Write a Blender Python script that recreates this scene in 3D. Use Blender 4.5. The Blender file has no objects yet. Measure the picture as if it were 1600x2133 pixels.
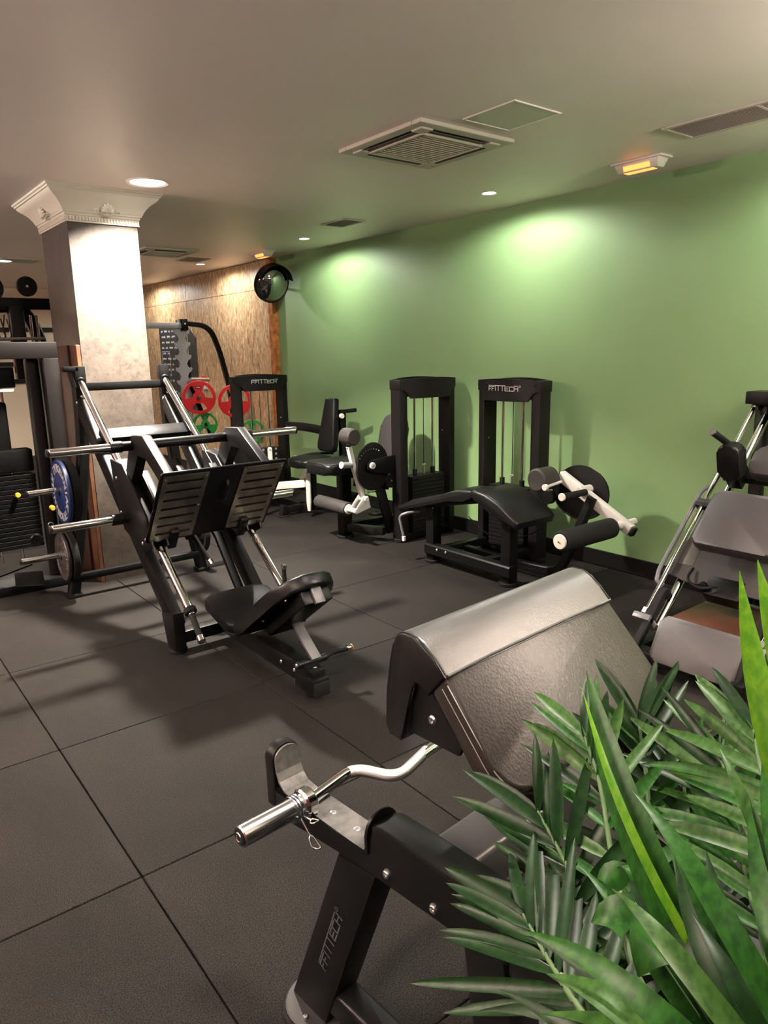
import bpy, bmesh, math, random
from mathutils import Vector, Matrix
random.seed(7)
S = bpy.context.scene
C = S.collection
PI = math.pi
def R(d): return math.radians(d)
V = Vector

# ------------------------------------------------------------------ camera
cd = bpy.data.cameras.new('camera'); cam = bpy.data.objects.new('camera', cd); C.objects.link(cam)
S.camera = cam
cd.sensor_fit = 'HORIZONTAL'; cd.sensor_width = 36.0; cd.lens = 1500.68 / 1600 * 36.0
cd.clip_start = 0.02; cd.clip_end = 60
def cam_axes(yaw, pitch, roll):
    d = V((math.cos(pitch)*math.cos(yaw), math.cos(pitch)*math.sin(yaw), math.sin(pitch)))
    r = d.cross(V((0,0,1))).normalized(); u = r.cross(d)
    c, s = math.cos(roll), math.sin(roll)
    return r*c + u*s, u*c - r*s, d
cr, cu, cdv = cam_axes(0.908824, -0.220966, -0.0193766)
M = Matrix((cr, cu, -cdv)).transposed().to_4x4(); M.translation = V((-0.61423, -2.11479, 1.66781))
cam.matrix_world = M

# ------------------------------------------------------------------ world, exposure
w = bpy.data.worlds.new('world'); S.world = w; w.use_nodes = True
w.node_tree.nodes['Background'].inputs[0].default_value = (0.9, 0.8, 0.7, 1)
w.node_tree.nodes['Background'].inputs[1].default_value = 0.02
S.view_settings.view_transform = 'Standard'; S.view_settings.look = 'None'
S.view_settings.gamma = 1.0; S.view_settings.use_curve_mapping = False
S.view_settings.exposure = 0.9
CEIL = 2.775
KEY_W, WIDE_W, SPOT_W, FILL_W = 215.0, 9.0, 12.0, 265.0
WIDE_LAMPS = [(1.33, 2.84, KEY_W), (0.75, -1.0, 26.0), (-0.9, -3.6, WIDE_W), 
              (1.35, 7.6, 34.0), (-0.6, 9.4, 70.0)]  # last two downlights are added to brighten the far end of the room
ADDED_UPLIGHTS = [(-3.0, 2.85, .42, 2.9), (-2.5, -1.2, 1.4, 1.0), (-2.2, 7.2, 1.4, .8), (2.7, -2.6, 1.4, 1.1)]  # unseen uplights, added to brighten the ceiling
SPOT_LAMPS = [(3.5, 1.84), (3.5, 4.38), (3.5, 6.85), (3.5, 9.3), (3.5, -0.66), (3.5, -3.1)]

# ------------------------------------------------------------------ materials
MATS = {}
def mat(name, col, rough=0.5, metal=0.0, spec=0.5, noise=None, bump=None, emit=None, trans=0.0, coat=0.0):
    """noise=(scale, amount[, colour2]); bump=(scale, strength, kind)"""
    if name in MATS: return MATS[name]
    m = bpy.data.materials.new(name); m.use_nodes = True; nt = m.node_tree
    b = nt.nodes['Principled BSDF']
    b.inputs['Base Color'].default_value = (*col, 1); b.inputs['Roughness'].default_value = rough
    b.inputs['Metallic'].default_value = metal; b.inputs['Specular IOR Level'].default_value = spec
    if coat: b.inputs['Coat Weight'].default_value = coat; b.inputs['Coat Roughness'].default_value = 0.15
    tc = None
    def coords():
        nonlocal tc
        if tc is None: tc = nt.nodes.new('ShaderNodeTexCoord')
        return tc.outputs['Object']
    if noise:
        n = nt.nodes.new('ShaderNodeTexNoise'); n.inputs['Scale'].default_value = noise[0]; n.inputs['Detail'].default_value = 6
        nt.links.new(coords(), n.inputs['Vector'])
        r = nt.nodes.new('ShaderNodeValToRGB'); nt.links.new(n.outputs['Fac'], r.inputs['Fac'])
        c2 = noise[2] if len(noise) > 2 else tuple(min(1, c*(1+noise[1])) for c in col)
        c1 = tuple(c*(1-noise[1]) for c in col) if len(noise) < 3 else col
        r.color_ramp.elements[0].position = 0.33; r.color_ramp.elements[1].position = 0.67
        r.color_ramp.elements[0].color = (*c1, 1); r.color_ramp.elements[1].color = (*c2, 1)
        nt.links.new(r.outputs['Color'], b.inputs['Base Color'])
    if bump:
        if len(bump) > 2 and bump[2] == 'voronoi':
            n = nt.nodes.new('ShaderNodeTexVoronoi'); n.feature = 'SMOOTH_F1'; n.inputs['Scale'].default_value = bump[0]; out = n.outputs['Distance']
        else:
            n = nt.nodes.new('ShaderNodeTexNoise'); n.inputs['Scale'].default_value = bump[0]; n.inputs['Detail'].default_value = 4; out = n.outputs['Fac']
        nt.links.new(coords(), n.inputs['Vector'])
        bp = nt.nodes.new('ShaderNodeBump'); bp.inputs['Strength'].default_value = bump[1]; bp.inputs['Distance'].default_value = 0.004
        nt.links.new(out, bp.inputs['Height']); nt.links.new(bp.outputs['Normal'], b.inputs['Normal'])
    if emit:
        b.inputs['Emission Color'].default_value = (*emit[0], 1); b.inputs['Emission Strength'].default_value = emit[1]
    if trans: b.inputs['Transmission Weight'].default_value = trans
    MATS[name] = m
    return m
black = mat('black_powder_coat', (0.004, 0.004, 0.0042), 0.36, 0, 0.14, bump=(900, 0.06))
black2 = mat('black_satin_plastic', (0.005, 0.0047, 0.0047), 0.48, 0, 0.12)
rubber = mat('black_rubber', (0.006, 0.006, 0.006), 0.7, 0, 0.12)
leather = mat('black_leather', (0.004, 0.004, 0.0043), 0.36, 0, 0.2, bump=(260, 0.10))
padgrey = mat('grey_vinyl', (0.028, 0.0252, 0.026), 0.45, bump=(300, 0.12))
chrome = mat('chrome', (0.86, 0.85, 0.84), 0.09, 1.0)
steel = mat('brushed_steel', (0.40, 0.36, 0.30), 0.30, 1.0, noise=(14, 0.25))
zinc = mat('zinc_steel', (0.6, 0.6, 0.6), 0.3, 1.0)
dullsteel = mat('worn_grey_steel', (0.13, 0.123, 0.117), 0.5, 0.5, noise=(30, 0.35))
white = mat('light_grey_paint', (0.55, 0.53, 0.49), 0.4)
plaster = mat('white_plaster', (0.66, 0.60, 0.52), 0.6)
greysteel = mat('grey_painted_steel', (0.10, 0.10, 0.105), 0.4)
rackgrey = mat('rack_grey_paint', (0.30, 0.305, 0.31), 0.45)
red = mat('red_rubber', (0.62, 0.012, 0.014), 0.4)
green_p = mat('green_rubber', (0.015, 0.30, 0.045), 0.4)
blue_p = mat('blue_rubber', (0.008, 0.018, 0.075), 0.42, 0, .3)
yellow = mat('yellow_plastic', (0.40, 0.23, 0.01), 0.4)
ink = mat('white_print', (0.75, 0.75, 0.75), 0.5)
silverink = mat('silver_lettering', (0.85, 0.83, 0.80), 0.35, 0.6)
greyink = mat('grey_lettering', (0.075, 0.075, 0.08), 0.5)
wood_dark = mat('dark_stained_wood', (0.062, 0.024, 0.012), 0.4, noise=(9, 0.4))
wood_or = mat('varnished_orange_wood', (0.33, 0.115, 0.025), 0.35, noise=(14, 0.5))
brownboard = mat('brown_plywood', (0.055, 0.018, 0.012), 0.35, noise=(10, 0.3))
white_pl = mat('white_plastic', (0.68, 0.63, 0.55), 0.45)
vent_pl = mat('vent_plastic', (0.52, 0.47, 0.40), 0.5)
dark = mat('dark_recess', (0.012, 0.011, 0.010), 0.8)
mirror_m = mat('convex_mirror_glass', (0.42, 0.42, 0.42), 0.02, 1.0)
lens_m = mat('lamp_lens', (1, 1, 1), 0.5, emit=((1.0, 0.93, 0.84), 14.0))
spotlens_m = mat('spot_lens', (1, 1, 1), 0.5, emit=((1.0, 0.95, 0.88), 22.0))
amber_m = mat('amber_glow', (1, 0.4, 0.1), 0.5, emit=((1.0, 0.22, 0.05), 1.6))
chalk_b = mat('chalkboard', (0.022, 0.022, 0.024), 0.6, noise=(8, 0.3))
stitch = mat('white_thread', (0.5, 0.5, 0.48), 0.6)
cream = mat('cream_wall_paint', (0.62, 0.53, 0.40), 0.7)
maroon = mat('maroon_wall_paint', (0.16, 0.05, 0.045), 0.7)
bronze = mat('dark_bronze_paint', (0.055, 0.048, 0.042), 0.4)
plaque = mat('warm_black_paint', (0.006, 0.0052, 0.0052), 0.42, 0, 0.14)

def node_mat(name, build):
    m = bpy.data.materials.new(name); m.use_nodes = True; nt = m.node_tree
    build(nt, nt.nodes['Principled BSDF'], nt.nodes.new('ShaderNodeTexCoord').outputs['Object']); return m
def N(nt, kind, **kw):
    n = nt.nodes.new(kind)
    for k, v in kw.items():
        if k in n.inputs: n.inputs[k].default_value = v
        else: setattr(n, k, v)
    return n
def ramp(nt, fac, stops):
    r = nt.nodes.new('ShaderNodeValToRGB'); e = r.color_ramp.elements
    while len(e) < len(stops): e.new(0.5)
    for i, (p, c) in enumerate(stops): e[i].position = p; e[i].color = (*c, 1)
    nt.links.new(fac, r.inputs['Fac']); return r.outputs['Color']
def mixc(nt, fac, a, b, mode='MIX'):
    m = nt.nodes.new('ShaderNodeMix'); m.data_type = 'RGBA'; m.blend_type = mode
    if isinstance(fac, float): m.inputs['Factor'].default_value = fac
    else: nt.links.new(fac, m.inputs['Factor'])
    for s, x in (('A', a), ('B', b)):
        i = [k for k in m.inputs if k.name == s and k.type == 'RGBA'][0]
        if isinstance(x, tuple): i.default_value = (*x, 1)
        else: nt.links.new(x, i)
    return [o for o in m.outputs if o.type == 'RGBA'][0]
def floor_b(nt, b, co):
    big = N(nt, 'ShaderNodeTexNoise', Scale=1.7, Detail=5.0); nt.links.new(co, big.inputs['Vector'])
    base = ramp(nt, big.outputs['Fac'], [(0.3, (0.0062, 0.0057, 0.0056)), (0.7, (0.0103, 0.0092, 0.0088))])
    fine = N(nt, 'ShaderNodeTexNoise', Scale=260.0, Detail=3.0); nt.links.new(co, fine.inputs['Vector'])
    sp = ramp(nt, fine.outputs['Fac'], [(0.37, (0.2, 0.2, 0.2)), (0.66, (2.6, 2.5, 2.35))])
    col = mixc(nt, 1.0, base, sp, 'MULTIPLY')
    fl = N(nt, 'ShaderNodeTexNoise', Scale=520.0, Detail=1.0); nt.links.new(co, fl.inputs['Vector'])
    fm = ramp(nt, fl.outputs['Fac'], [(0.72, (0, 0, 0)), (0.76, (1, 1, 1))])
    col = mixc(nt, fm, col, (0.16, 0.14, 0.11))
    nt.links.new(col, b.inputs['Base Color']); b.inputs['Roughness'].default_value = 0.72; b.inputs['Specular IOR Level'].default_value = 0.08
    bp = N(nt, 'ShaderNodeBump', Strength=0.35, Distance=0.003); nt.links.new(fine.outputs['Fac'], bp.inputs['Height']); nt.links.new(bp.outputs['Normal'], b.inputs['Normal'])
floor_m = node_mat('speckled_rubber_tile', floor_b)
joint_m = mat('tile_joint', (0.010, 0.008, 0.007), 0.9)
def wall_b(nt, b, co):
    n = N(nt, 'ShaderNodeTexNoise', Scale=1.3, Detail=4.0); nt.links.new(co, n.inputs['Vector'])
    nt.links.new(ramp(nt, n.outputs['Fac'], [(0.3, (0.175, 0.295, 0.122)), (0.7, (0.190, 0.312, 0.132))]), b.inputs['Base Color'])
    b.inputs['Roughness'].default_value = 0.6
    f = N(nt, 'ShaderNodeTexNoise', Scale=60.0, Detail=3.0); nt.links.new(co, f.inputs['Vector'])
    bp = N(nt, 'ShaderNodeBump', Strength=0.08, Distance=0.003); nt.links.new(f.outputs['Fac'], bp.inputs['Height']); nt.links.new(bp.outputs['Normal'], b.inputs['Normal'])
green_wall = node_mat('sage_green_paint', wall_b)
def ceil_b(nt, b, co):
    n = N(nt, 'ShaderNodeTexNoise', Scale=1.1, Detail=4.0); nt.links.new(co, n.inputs['Vector'])
    nt.links.new(ramp(nt, n.outputs['Fac'], [(0.3, (0.82, 0.715, 0.675)), (0.7, (0.86, 0.75, 0.705))]), b.inputs['Base Color'])
    b.inputs['Roughness'].default_value = 0.45
    f = N(nt, 'ShaderNodeTexNoise', Scale=3.0, Detail=5.0); nt.links.new(co, f.inputs['Vector'])
    bp = N(nt, 'ShaderNodeBump', Strength=0.25, Distance=0.02); nt.links.new(f.outputs['Fac'], bp.inputs['Height']); nt.links.new(bp.outputs['Normal'], b.inputs['Normal'])
ceil_m = node_mat('cream_ceiling_paint', ceil_b)
def osb_b(nt, b, co):
    mp = N(nt, 'ShaderNodeMapping'); mp.inputs['Scale'].default_value = (1, 13, 2.6); mp.inputs['Rotation'].default_value = (0.12, 0, 0)
    nt.links.new(co, mp.inputs['Vector'])
    n = N(nt, 'ShaderNodeTexNoise', Scale=2.6, Detail=6.0, Roughness=0.65, Distortion=1.6); nt.links.new(mp.outputs['Vector'], n.inputs['Vector'])
    mp2 = N(nt, 'ShaderNodeMapping'); mp2.inputs['Scale'].default_value = (1, 17, 3.6); mp2.inputs['Rotation'].default_value = (-0.5, 0, 0)
    nt.links.new(co, mp2.inputs['Vector'])
    n2 = N(nt, 'ShaderNodeTexNoise', Scale=2.2, Detail=3.0, Distortion=0.8); nt.links.new(mp2.outputs['Vector'], n2.inputs['Vector'])
    c1 = ramp(nt, n.outputs['Fac'], [(0.34, (0.14, 0.075, 0.032)), (0.50, (0.42, 0.27, 0.14)), (0.68, (0.70, 0.52, 0.31))])
    c2 = ramp(nt, n2.outputs['Fac'], [(0.60, (0, 0, 0)), (0.66, (0.8, 0.8, 0.8))])
    nt.links.new(mixc(nt, c2, c1, (0.78, 0.61, 0.40)), b.inputs['Base Color']); b.inputs['Roughness'].default_value = 0.42
    bp = N(nt, 'ShaderNodeBump', Strength=0.3, Distance=0.004); nt.links.new(n.outputs['Fac'], bp.inputs['Height']); nt.links.new(bp.outputs['Normal'], b.inputs['Normal'])
osb_m = node_mat('pressed_strand_board', osb_b)
def col_b(nt, b, co):
    n = N(nt, 'ShaderNodeTexNoise', Scale=5.0, Detail=8.0, Roughness=0.7); nt.links.new(co, n.inputs['Vector'])
    f = N(nt, 'ShaderNodeTexNoise', Scale=26.0, Detail=5.0, Roughness=0.7); nt.links.new(co, f.inputs['Vector'])
    a = ramp(nt, n.outputs['Fac'], [(0.3, (0.033, 0.0243, 0.0178)), (0.6, (0.058, 0.0440, 0.0335))])
    c = ramp(nt, f.outputs['Fac'], [(0.35, (0.62, 0.61, 0.60)), (0.5, (1, 1, 1)), (0.68, (1.2, 1.18, 1.14))])
    nt.links.new(mixc(nt, 1.0, a, c, 'MULTIPLY'), b.inputs['Base Color']); b.inputs['Roughness'].default_value = 0.6
    bp = N(nt, 'ShaderNodeBump', Strength=0.3, Distance=0.004); nt.links.new(f.outputs['Fac'], bp.inputs['Height']); nt.links.new(bp.outputs['Normal'], b.inputs['Normal'])
col_m = node_mat('mottled_stucco_paper', col_b)
def grain_b(nt, b, co):
    n = N(nt, 'ShaderNodeTexVoronoi', Scale=150.0); n.feature = 'F1'; nt.links.new(co, n.inputs['Vector'])
    f = N(nt, 'ShaderNodeTexNoise', Scale=55.0, Detail=3.0, Distortion=1.0); nt.links.new(co, f.inputs['Vector'])
    b.inputs['Base Color'].default_value = (0.0165, 0.0135, 0.0115, 1); b.inputs['Specular IOR Level'].default_value = 0.3; b.inputs['Roughness'].default_value = 0.44
    ad = N(nt, 'ShaderNodeMath', operation='ADD'); nt.links.new(n.outputs['Distance'], ad.inputs[0]); nt.links.new(f.outputs['Fac'], ad.inputs[1])
    bp = N(nt, 'ShaderNodeBump', Strength=0.22, Distance=0.002); nt.links.new(ad.outputs[0], bp.inputs['Height']); nt.links.new(bp.outputs['Normal'], b.inputs['Normal'])
grain_leather = node_mat('grained_brown_leather', grain_b)
smooth_leather = mat('smooth_grey_leather', (0.040, 0.039, 0.0375), 0.38, bump=(230, 0.18))
def leaf_mat(name, c1, c2):
    def bld(nt, b, co):
        mp = N(nt, 'ShaderNodeMapping'); mp.inputs['Scale'].default_value = (4, 4, .6); nt.links.new(co, mp.inputs['Vector'])
        n = N(nt, 'ShaderNodeTexNoise', Scale=26.0, Detail=3.0); nt.links.new(mp.outputs['Vector'], n.inputs['Vector'])
        nt.links.new(ramp(nt, n.outputs['Fac'], [(0.35, c1), (0.65, c2)]), b.inputs['Base Color'])
        b.inputs['Roughness'].default_value = 0.40; b.inputs['Specular IOR Level'].default_value = 0.16
    return node_mat(name, bld)
leaf_dark = leaf_mat('dark_green_leaf', (0.0018, 0.010, 0.0016), (0.0048, 0.024, 0.0032))
leaf_mid = leaf_mat('mid_green_leaf', (0.007, 0.036, 0.0045), (0.017, 0.075, 0.009))
leaf_lime = leaf_mat('lime_green_leaf', (0.055, 0.17, 0.008), (0.11, 0.25, 0.012))
leaf_pale = leaf_mat('pale_green_leaf', (0.012, 0.040, 0.006), (0.032, 0.080, 0.015))
stem_m = mat('plant_stem', (0.05, 0.10, 0.03), 0.6)

# ------------------------------------------------------------------ mesh helpers
def bm_new(): return bmesh.new()
def basis(d, up=V((0,0,1))):
    d = V(d).normalized(); up = V(up)
    s = d.cross(up)
    if s.length < 1e-5: s = d.cross(V((1,0,0)))
    s.normalize(); u = s.cross(d).normalized()
    return s, u, d
def hexa(bm, P, bevel=0, seg=2):
    v = [bm.verts.new(p) for p in P]
    fs = [(0,3,2,1), (4,5,6,7), (0,1,5,4), (1,2,6,5), (2,3,7,6), (3,0,4,7)]
    f = [bm.faces.new([v[i] for i in q]) for q in fs]
    if bevel > 0:
        es = list({e for x in f for e in x.edges})
        bmesh.ops.bevel(bm, geom=es, offset=bevel, segments=seg, affect='EDGES', profile=0.5)
def box(bm, a, b, bevel=0, seg=2):
    (x0,y0,z0), (x1,y1,z1) = a, b
    x0,x1 = sorted((x0,x1)); y0,y1 = sorted((y0,y1)); z0,z1 = sorted((z0,z1))
    hexa(bm, [(x0,y0,z0),(x1,y0,z0),(x1,y1,z0),(x0,y1,z0),(x0,y0,z1),(x1,y0,z1),(x1,y1,z1),(x0,y1,z1)], bevel, seg)
def obox(bm, c, ux, uy, uz, sx, sy, sz, bevel=0, seg=2):
    c = V(c); ux, uy, uz = V(ux).normalized()*sx/2, V(uy).normalized()*sy/2, V(uz).normalized()*sz/2
    hexa(bm, [c+ux*i+uy*j+uz*k for k in (-1,1) for i,j in ((-1,-1),(1,-1),(1,1),(-1,1))], bevel, seg)
def beam(bm, a, b, w, h, up=(0,0,1), bevel=0.005, seg=2):
    a, b = V(a), V(b); s, u, d = basis(b-a, up)
    obox(bm, (a+b)/2, s, u, d, w, h, (b-a).length, bevel, seg)
def fillet(pts, rad, k=6):
    pts = [V(p) for p in pts]; out = [pts[0]]
    for i in range(1, len(pts)-1):
        p, a, b = pts[i], pts[i-1], pts[i+1]
        d1, d2 = (a-p), (b-p); r = min(rad, d1.length*0.48, d2.length*0.48)
        q1, q2 = p+d1.normalized()*r, p+d2.normalized()*r
        for j in range(k+1):
            t = j/k; out.append(q1*(1-t)**2 + p*2*t*(1-t) + q2*t*t)
    out.append(pts[-1]); return out
def tube(bm, pts, r, n=12, cap=True, closed=False, up=(0,0,1)):
    pts = [V(p) for p in pts]; m = len(pts)
    rr = r if isinstance(r, (list, tuple)) else [r]*m
    rings = []; s = None
    for i in range(m):
        if closed: d = pts[(i+1) % m]-pts[i-1]
        else: d = pts[min(i+1, m-1)]-pts[max(i-1, 0)]
        d.normalize()
        if s is None: s, u, _ = basis(d, up)
        else:
            s = (s - d*s.dot(d)).normalized(); u = s.cross(d).normalized()
        rings.append([bm.verts.new(pts[i]+(s*math.cos(2*PI*k/n)+u*math.sin(2*PI*k/n))*rr[i]) for k in range(n)])
    for i in range(m if closed else m-1):
        A, B = rings[i], rings[(i+1) % m]
        for k in range(n): bm.faces.new((A[k], A[(k+1) % n], B[(k+1) % n], B[k]))
    if cap and not closed:
        bm.faces.new(list(reversed(rings[0]))); bm.faces.new(rings[-1])
def rect_sweep(bm, pts, w, h, up, cap=True):
    pts = [V(p) for p in pts]; m = len(pts); up = V(up); rings = []
    for i in range(m):
        d = (pts[min(i+1, m-1)]-pts[max(i-1, 0)]).normalized(); s = d.cross(up).normalized(); u = s.cross(d).normalized()
        e = 0.12
        ring = []
        for a, b in ((-1,-1+e*2),(-1+e*2,-1),(1-e*2,-1),(1,-1+e*2),(1,1-e*2),(1-e*2,1),(-1+e*2,1),(-1,1-e*2)):
            ring.append(bm.verts.new(pts[i]+s*a*w/2+u*b*h/2))
        rings.append(ring)
    for i in range(m-1):
        A, B = rings[i], rings[i+1]
        for k in range(8): bm.faces.new((A[k], A[(k+1) % 8], B[(k+1) % 8], B[k]))
    if cap: bm.faces.new(list(reversed(rings[0]))); bm.faces.new(rings[-1])
def lathe(bm, prof, c, axis, n=24, cap=True):
    """prof = [(radius, height)]"""
    c = V(c); s, u, d = basis(axis)
    rings = []
    for r, h in prof:
        rings.append([bm.verts.new(c+d*h+(s*math.cos(2*PI*k/n)+u*math.sin(2*PI*k/n))*max(r, 1e-4)) for k in range(n)])
    for i in range(len(rings)-1):
        A, B = rings[i], rings[i+1]
        for k in range(n): bm.faces.new((A[k], A[(k+1) % n], B[(k+1) % n], B[k]))
    if cap: bm.faces.new(list(reversed(rings[0]))); bm.faces.new(rings[-1])
def cyl(bm, a, b, r, n=16, ch=0.0):
    a, b = V(a), V(b); L = (b-a).length
    lathe(bm, [(r-ch, 0), (r, ch), (r, L-ch), (r-ch, L)] if ch else [(r, 0), (r, L)], a, b-a, n)
def slab(bm, poly, ext, bevel=0, seg=2):
    poly = [V(p) for p in poly]; ext = V(ext)
    a = [bm.verts.new(p) for p in poly]; b = [bm.verts.new(p+ext) for p in poly]; n = len(a)
    fs = [bm.faces.new(list(reversed(a))), bm.faces.new(b)]
    caps = {e for f in fs for e in f.edges}
    for i in range(n): bm.faces.new((a[i], a[(i+1) % n], b[(i+1) % n], b[i]))
    if bevel: bmesh.ops.bevel(bm, geom=list(caps), offset=bevel, segments=seg, affect='EDGES', profile=0.5)
def rrect(w, h, r, k=4):
    out = []
    for cx, cy, a0 in ((w/2-r, h/2-r, 0), (-w/2+r, h/2-r, 90), (-w/2+r, -h/2+r, 180), (w/2-r, -h/2+r, 270)):
        for j in range(k+1):
            a = R(a0+90*j/k); out.append((cx+r*math.cos(a), cy+r*math.sin(a)))
    return out
def on(c, ux, uy, pts2):
    c, ux, uy = V(c), V(ux).normalized(), V(uy).normalized()
    return [c+ux*x+uy*y for x, y in pts2]
ROOT = {}
def wloc(p): return ROOT.get(p.name, V((0,0,0))) if p else V((0,0,0))
def obj(name, bm, m, parent=None, smooth=35, loc=None):
    me = bpy.data.meshes.new(name)
    bmesh.ops.recalc_face_normals(bm, faces=bm.faces)
    bm.to_mesh(me); bm.free()
    base = V(loc) if loc is not None else wloc(parent)
    if base.length: me.transform(Matrix.Translation(-base))
    me.materials.append(m)
    if smooth:
        me.shade_smooth(); me.set_sharp_from_angle(angle=R(smooth))
    o = bpy.data.objects.new(name, me); C.objects.link(o)
    if parent is not None:
        o.parent = parent; ROOT[o.name] = base.copy()
    else:
        o.location = base; ROOT[o.name] = base.copy()
    return o
def thing(name, label, cat, loc, group=None):
    o = bpy.data.objects.new(name, None); C.objects.link(o); o.location = loc; o.empty_display_size = 0.1
    o['label'] = label; o['category'] = cat
    if group: o['group'] = group
    ROOT[o.name] = V(loc)
    return o
def tag(o, label, cat, group=None):
    o['label'] = label; o['category'] = cat
    if group: o['group'] = group
    return o
def struct(name, bm, m, smooth=0):
    o = obj(name, bm, m, None, smooth); o['kind'] = 'structure'; return o
def one(name, m, parent, fn, *a, smooth=35, **k):
    bm = bm_new(); fn(bm, *a, **k); return obj(name, bm, m, parent, smooth)
BOLT = {}
def bolt(parent, p, axis, r=0.009, m=None, name='bolt', h=0.006):
    key = (round(r, 4), round(h, 4))
    if key not in BOLT:
        bm = bm_new(); lathe(bm, [(r, 0), (r, h*0.5), (r*0.7, h), (r*0.45, h), (r*0.40, h*0.6)], (0,0,0), (0,0,1), 12)
        me = bpy.data.meshes.new('bolt'); bmesh.ops.recalc_face_normals(bm, faces=bm.faces); bm.to_mesh(me); bm.free()
        me.materials.append(zinc); me.shade_smooth(); me.set_sharp_from_angle(angle=R(40)); BOLT[key] = me
    o = bpy.data.objects.new(name, BOLT[key]); C.objects.link(o); o.parent = parent
    o.location = V(p)-wloc(parent); o.rotation_euler = V(axis).to_track_quat('Z', 'Y').to_euler()
    return o

# stroke lettering -----------------------------------------------------------
GL = {'F': [((0,0),(0,1)), ((0,1),(1,1)), ((0,.5),(.75,.5))], 'I': [((.5,0),(.5,1))], 'T': [((0,1),(1,1)), ((.5,0),(.5,1))],
      'E': [((0,0),(0,1)), ((0,1),(1,1)), ((0,.5),(.9,.5)), ((0,0),(1,0))], 'C': [((0,0),(0,1)), ((0,1),(1,1)), ((0,0),(1,0))],
      'H': [((0,0),(0,1)), ((1,0),(1,1)), ((0,.55),(1,.55))], 'M': [((0,0),(0,1)), ((0,1),(.5,.45)), ((.5,.45),(1,1)), ((1,1),(1,0))],
      'A': [((0,0),(.5,1)), ((.5,1),(1,0)), ((.2,.38),(.8,.38))], 'N': [((0,0),(0,1)), ((0,1),(1,0)), ((1,0),(1,1))],
      'K': [((0,0),(0,1)), ((0,.5),(1,1)), ((.1,.5),(1,0))], '2': [((0,1),(1,1)), ((1,1),(1,.5)), ((1,.5),(0,.5)), ((0,.5),(0,0)), ((0,0),(1,0))],
      '0': [((0,0),(0,1)), ((0,1),(1,1)), ((1,1),(1,0)), ((1,0),(0,0))], 'G': [((1,1),(0,1)), ((0,1),(0,0)), ((0,0),(1,0)), ((1,0),(1,.5)), ((1,.5),(.5,.5))],
      '1': [((.5,0),(.5,1)), ((.5,1),(.2,.8))], '5': [((1,1),(0,1)), ((0,1),(0,.55)), ((0,.55),(1,.55)), ((1,.55),(1,0)), ((1,0),(0,0))]}
def stroke(bm, p, q, th, nrm, dep):
    p, q, nrm = V(p), V(q), V(nrm).normalized(); d = (q-p).normalized(); s = nrm.cross(d).normalized()
    p = p-d*th/2; q = q+d*th/2
    hexa(bm, [p-s*th/2, q-s*th/2, q+s*th/2, p+s*th/2, p-s*th/2+nrm*dep, q-s*th/2+nrm*dep, q+s*th/2+nrm*dep, p+s*th/2+nrm*dep])
def logo(name, parent, m, c, ux, uy, length, dep=0.0012, fn=None):
    """FFITTECH with the long bar over its first letters; fn maps (u, v) to a point when the face is curved"""
    bm = bm_new(); ux, uy = V(ux).normalized(), V(uy).normalized(); nrm = ux.cross(uy)
    seq = [('F', .75), ('F', .75), ('I', .25), ('T', .9), ('T', .9), ('E', .9), ('C', .9), ('H', .9)]
    tot = sum(a for _, a in seq)+.28*(len(seq)-1); k = length/tot; hgt = k*1.05; th = k*0.13
    def P(u, v):
        return fn(u, v) if fn else V(c)+ux*u+uy*v
    x = -length/2
    for i, (ch, wd) in enumerate(seq):
        top = 0.80 if ch in 'FECH' else 1.0
        for (a, b) in GL[ch]:
            A = P(x+a[0]*wd*k, (a[1]*top-.5)*hgt); B = P(x+b[0]*wd*k, (b[1]*top-.5)*hgt)
            stroke(bm, A, B, th, nrm, dep)
        x += (wd+.28)*k
    stroke(bm, P(-length/2, .5*hgt), P(-length/2+length*.36, .5*hgt), th*.9, nrm, dep)
    stroke(bm, P(-length/2+length*.52, .5*hgt), P(length/2-length*.02, .5*hgt), th*.9, nrm, dep)
    rc = [(length/2+.42*k+.2*k*math.cos(2*PI*j/10), .42*hgt+.2*k*math.sin(2*PI*j/10)) for j in range(10)]
    for j in range(10): stroke(bm, P(*rc[j]), P(*rc[(j+1) % 10]), th*.4, nrm, dep)
    return obj(name, bm, m, parent, 0)

# ================================================================== SETTING
X0, X1, Y0, Y1 = -4.0, 4.02, -5.0, 11.4
bm = bm_new(); box(bm, (X0-.2, Y0-.2, -0.2), (X1+.2, Y1+.2, -0.012)); floor = struct('floor', bm, joint_m)
TILE = {}
def tile_mesh(w_, d_):
    k = (round(w_, 3), round(d_, 3))
    if k not in TILE:
        b2 = bm_new(); g = 0.0028
        box(b2, (g, g, -0.012), (w_-g, d_-g, 0.0), 0.0022, 1)
        me = bpy.data.meshes.new('rubber_tile'); b2.to_mesh(me); b2.free(); me.materials.append(floor_m); TILE[k] = me
    return TILE[k]
ROOT[floor.name] = V((0,0,0))
for i in range(-4, 5):
    for j in range(-5, 12):
        x, y = float(i), float(j); wd = 1.0; dp = 1.0
        if x+wd > X1: wd = max(0.02, X1-x)
        if wd < 0.1: continue
        if y+dp > Y1: dp = Y1-y
        off = 0.02 if i == 1 else 0.0
        t = bpy.data.objects.new('rubber_tile', tile_mesh(wd, dp)); C.objects.link(t); t.parent = floor; t.location = (x, y+off, 0)
YG = 5.86   # green paint ends, strand board begins
bm = bm_new(); box(bm, (X1, Y0, 0), (X1+.2, YG+.3, CEIL)); wall_right = struct('wall_right', bm, green_wall)
bm = bm_new(); box(bm, (X1, YG+.3, 0), (X1+.2, Y1+.2, CEIL)); wall_rear = struct('wall_right_rear', bm, wood_dark)
XB = 3.965
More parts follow.
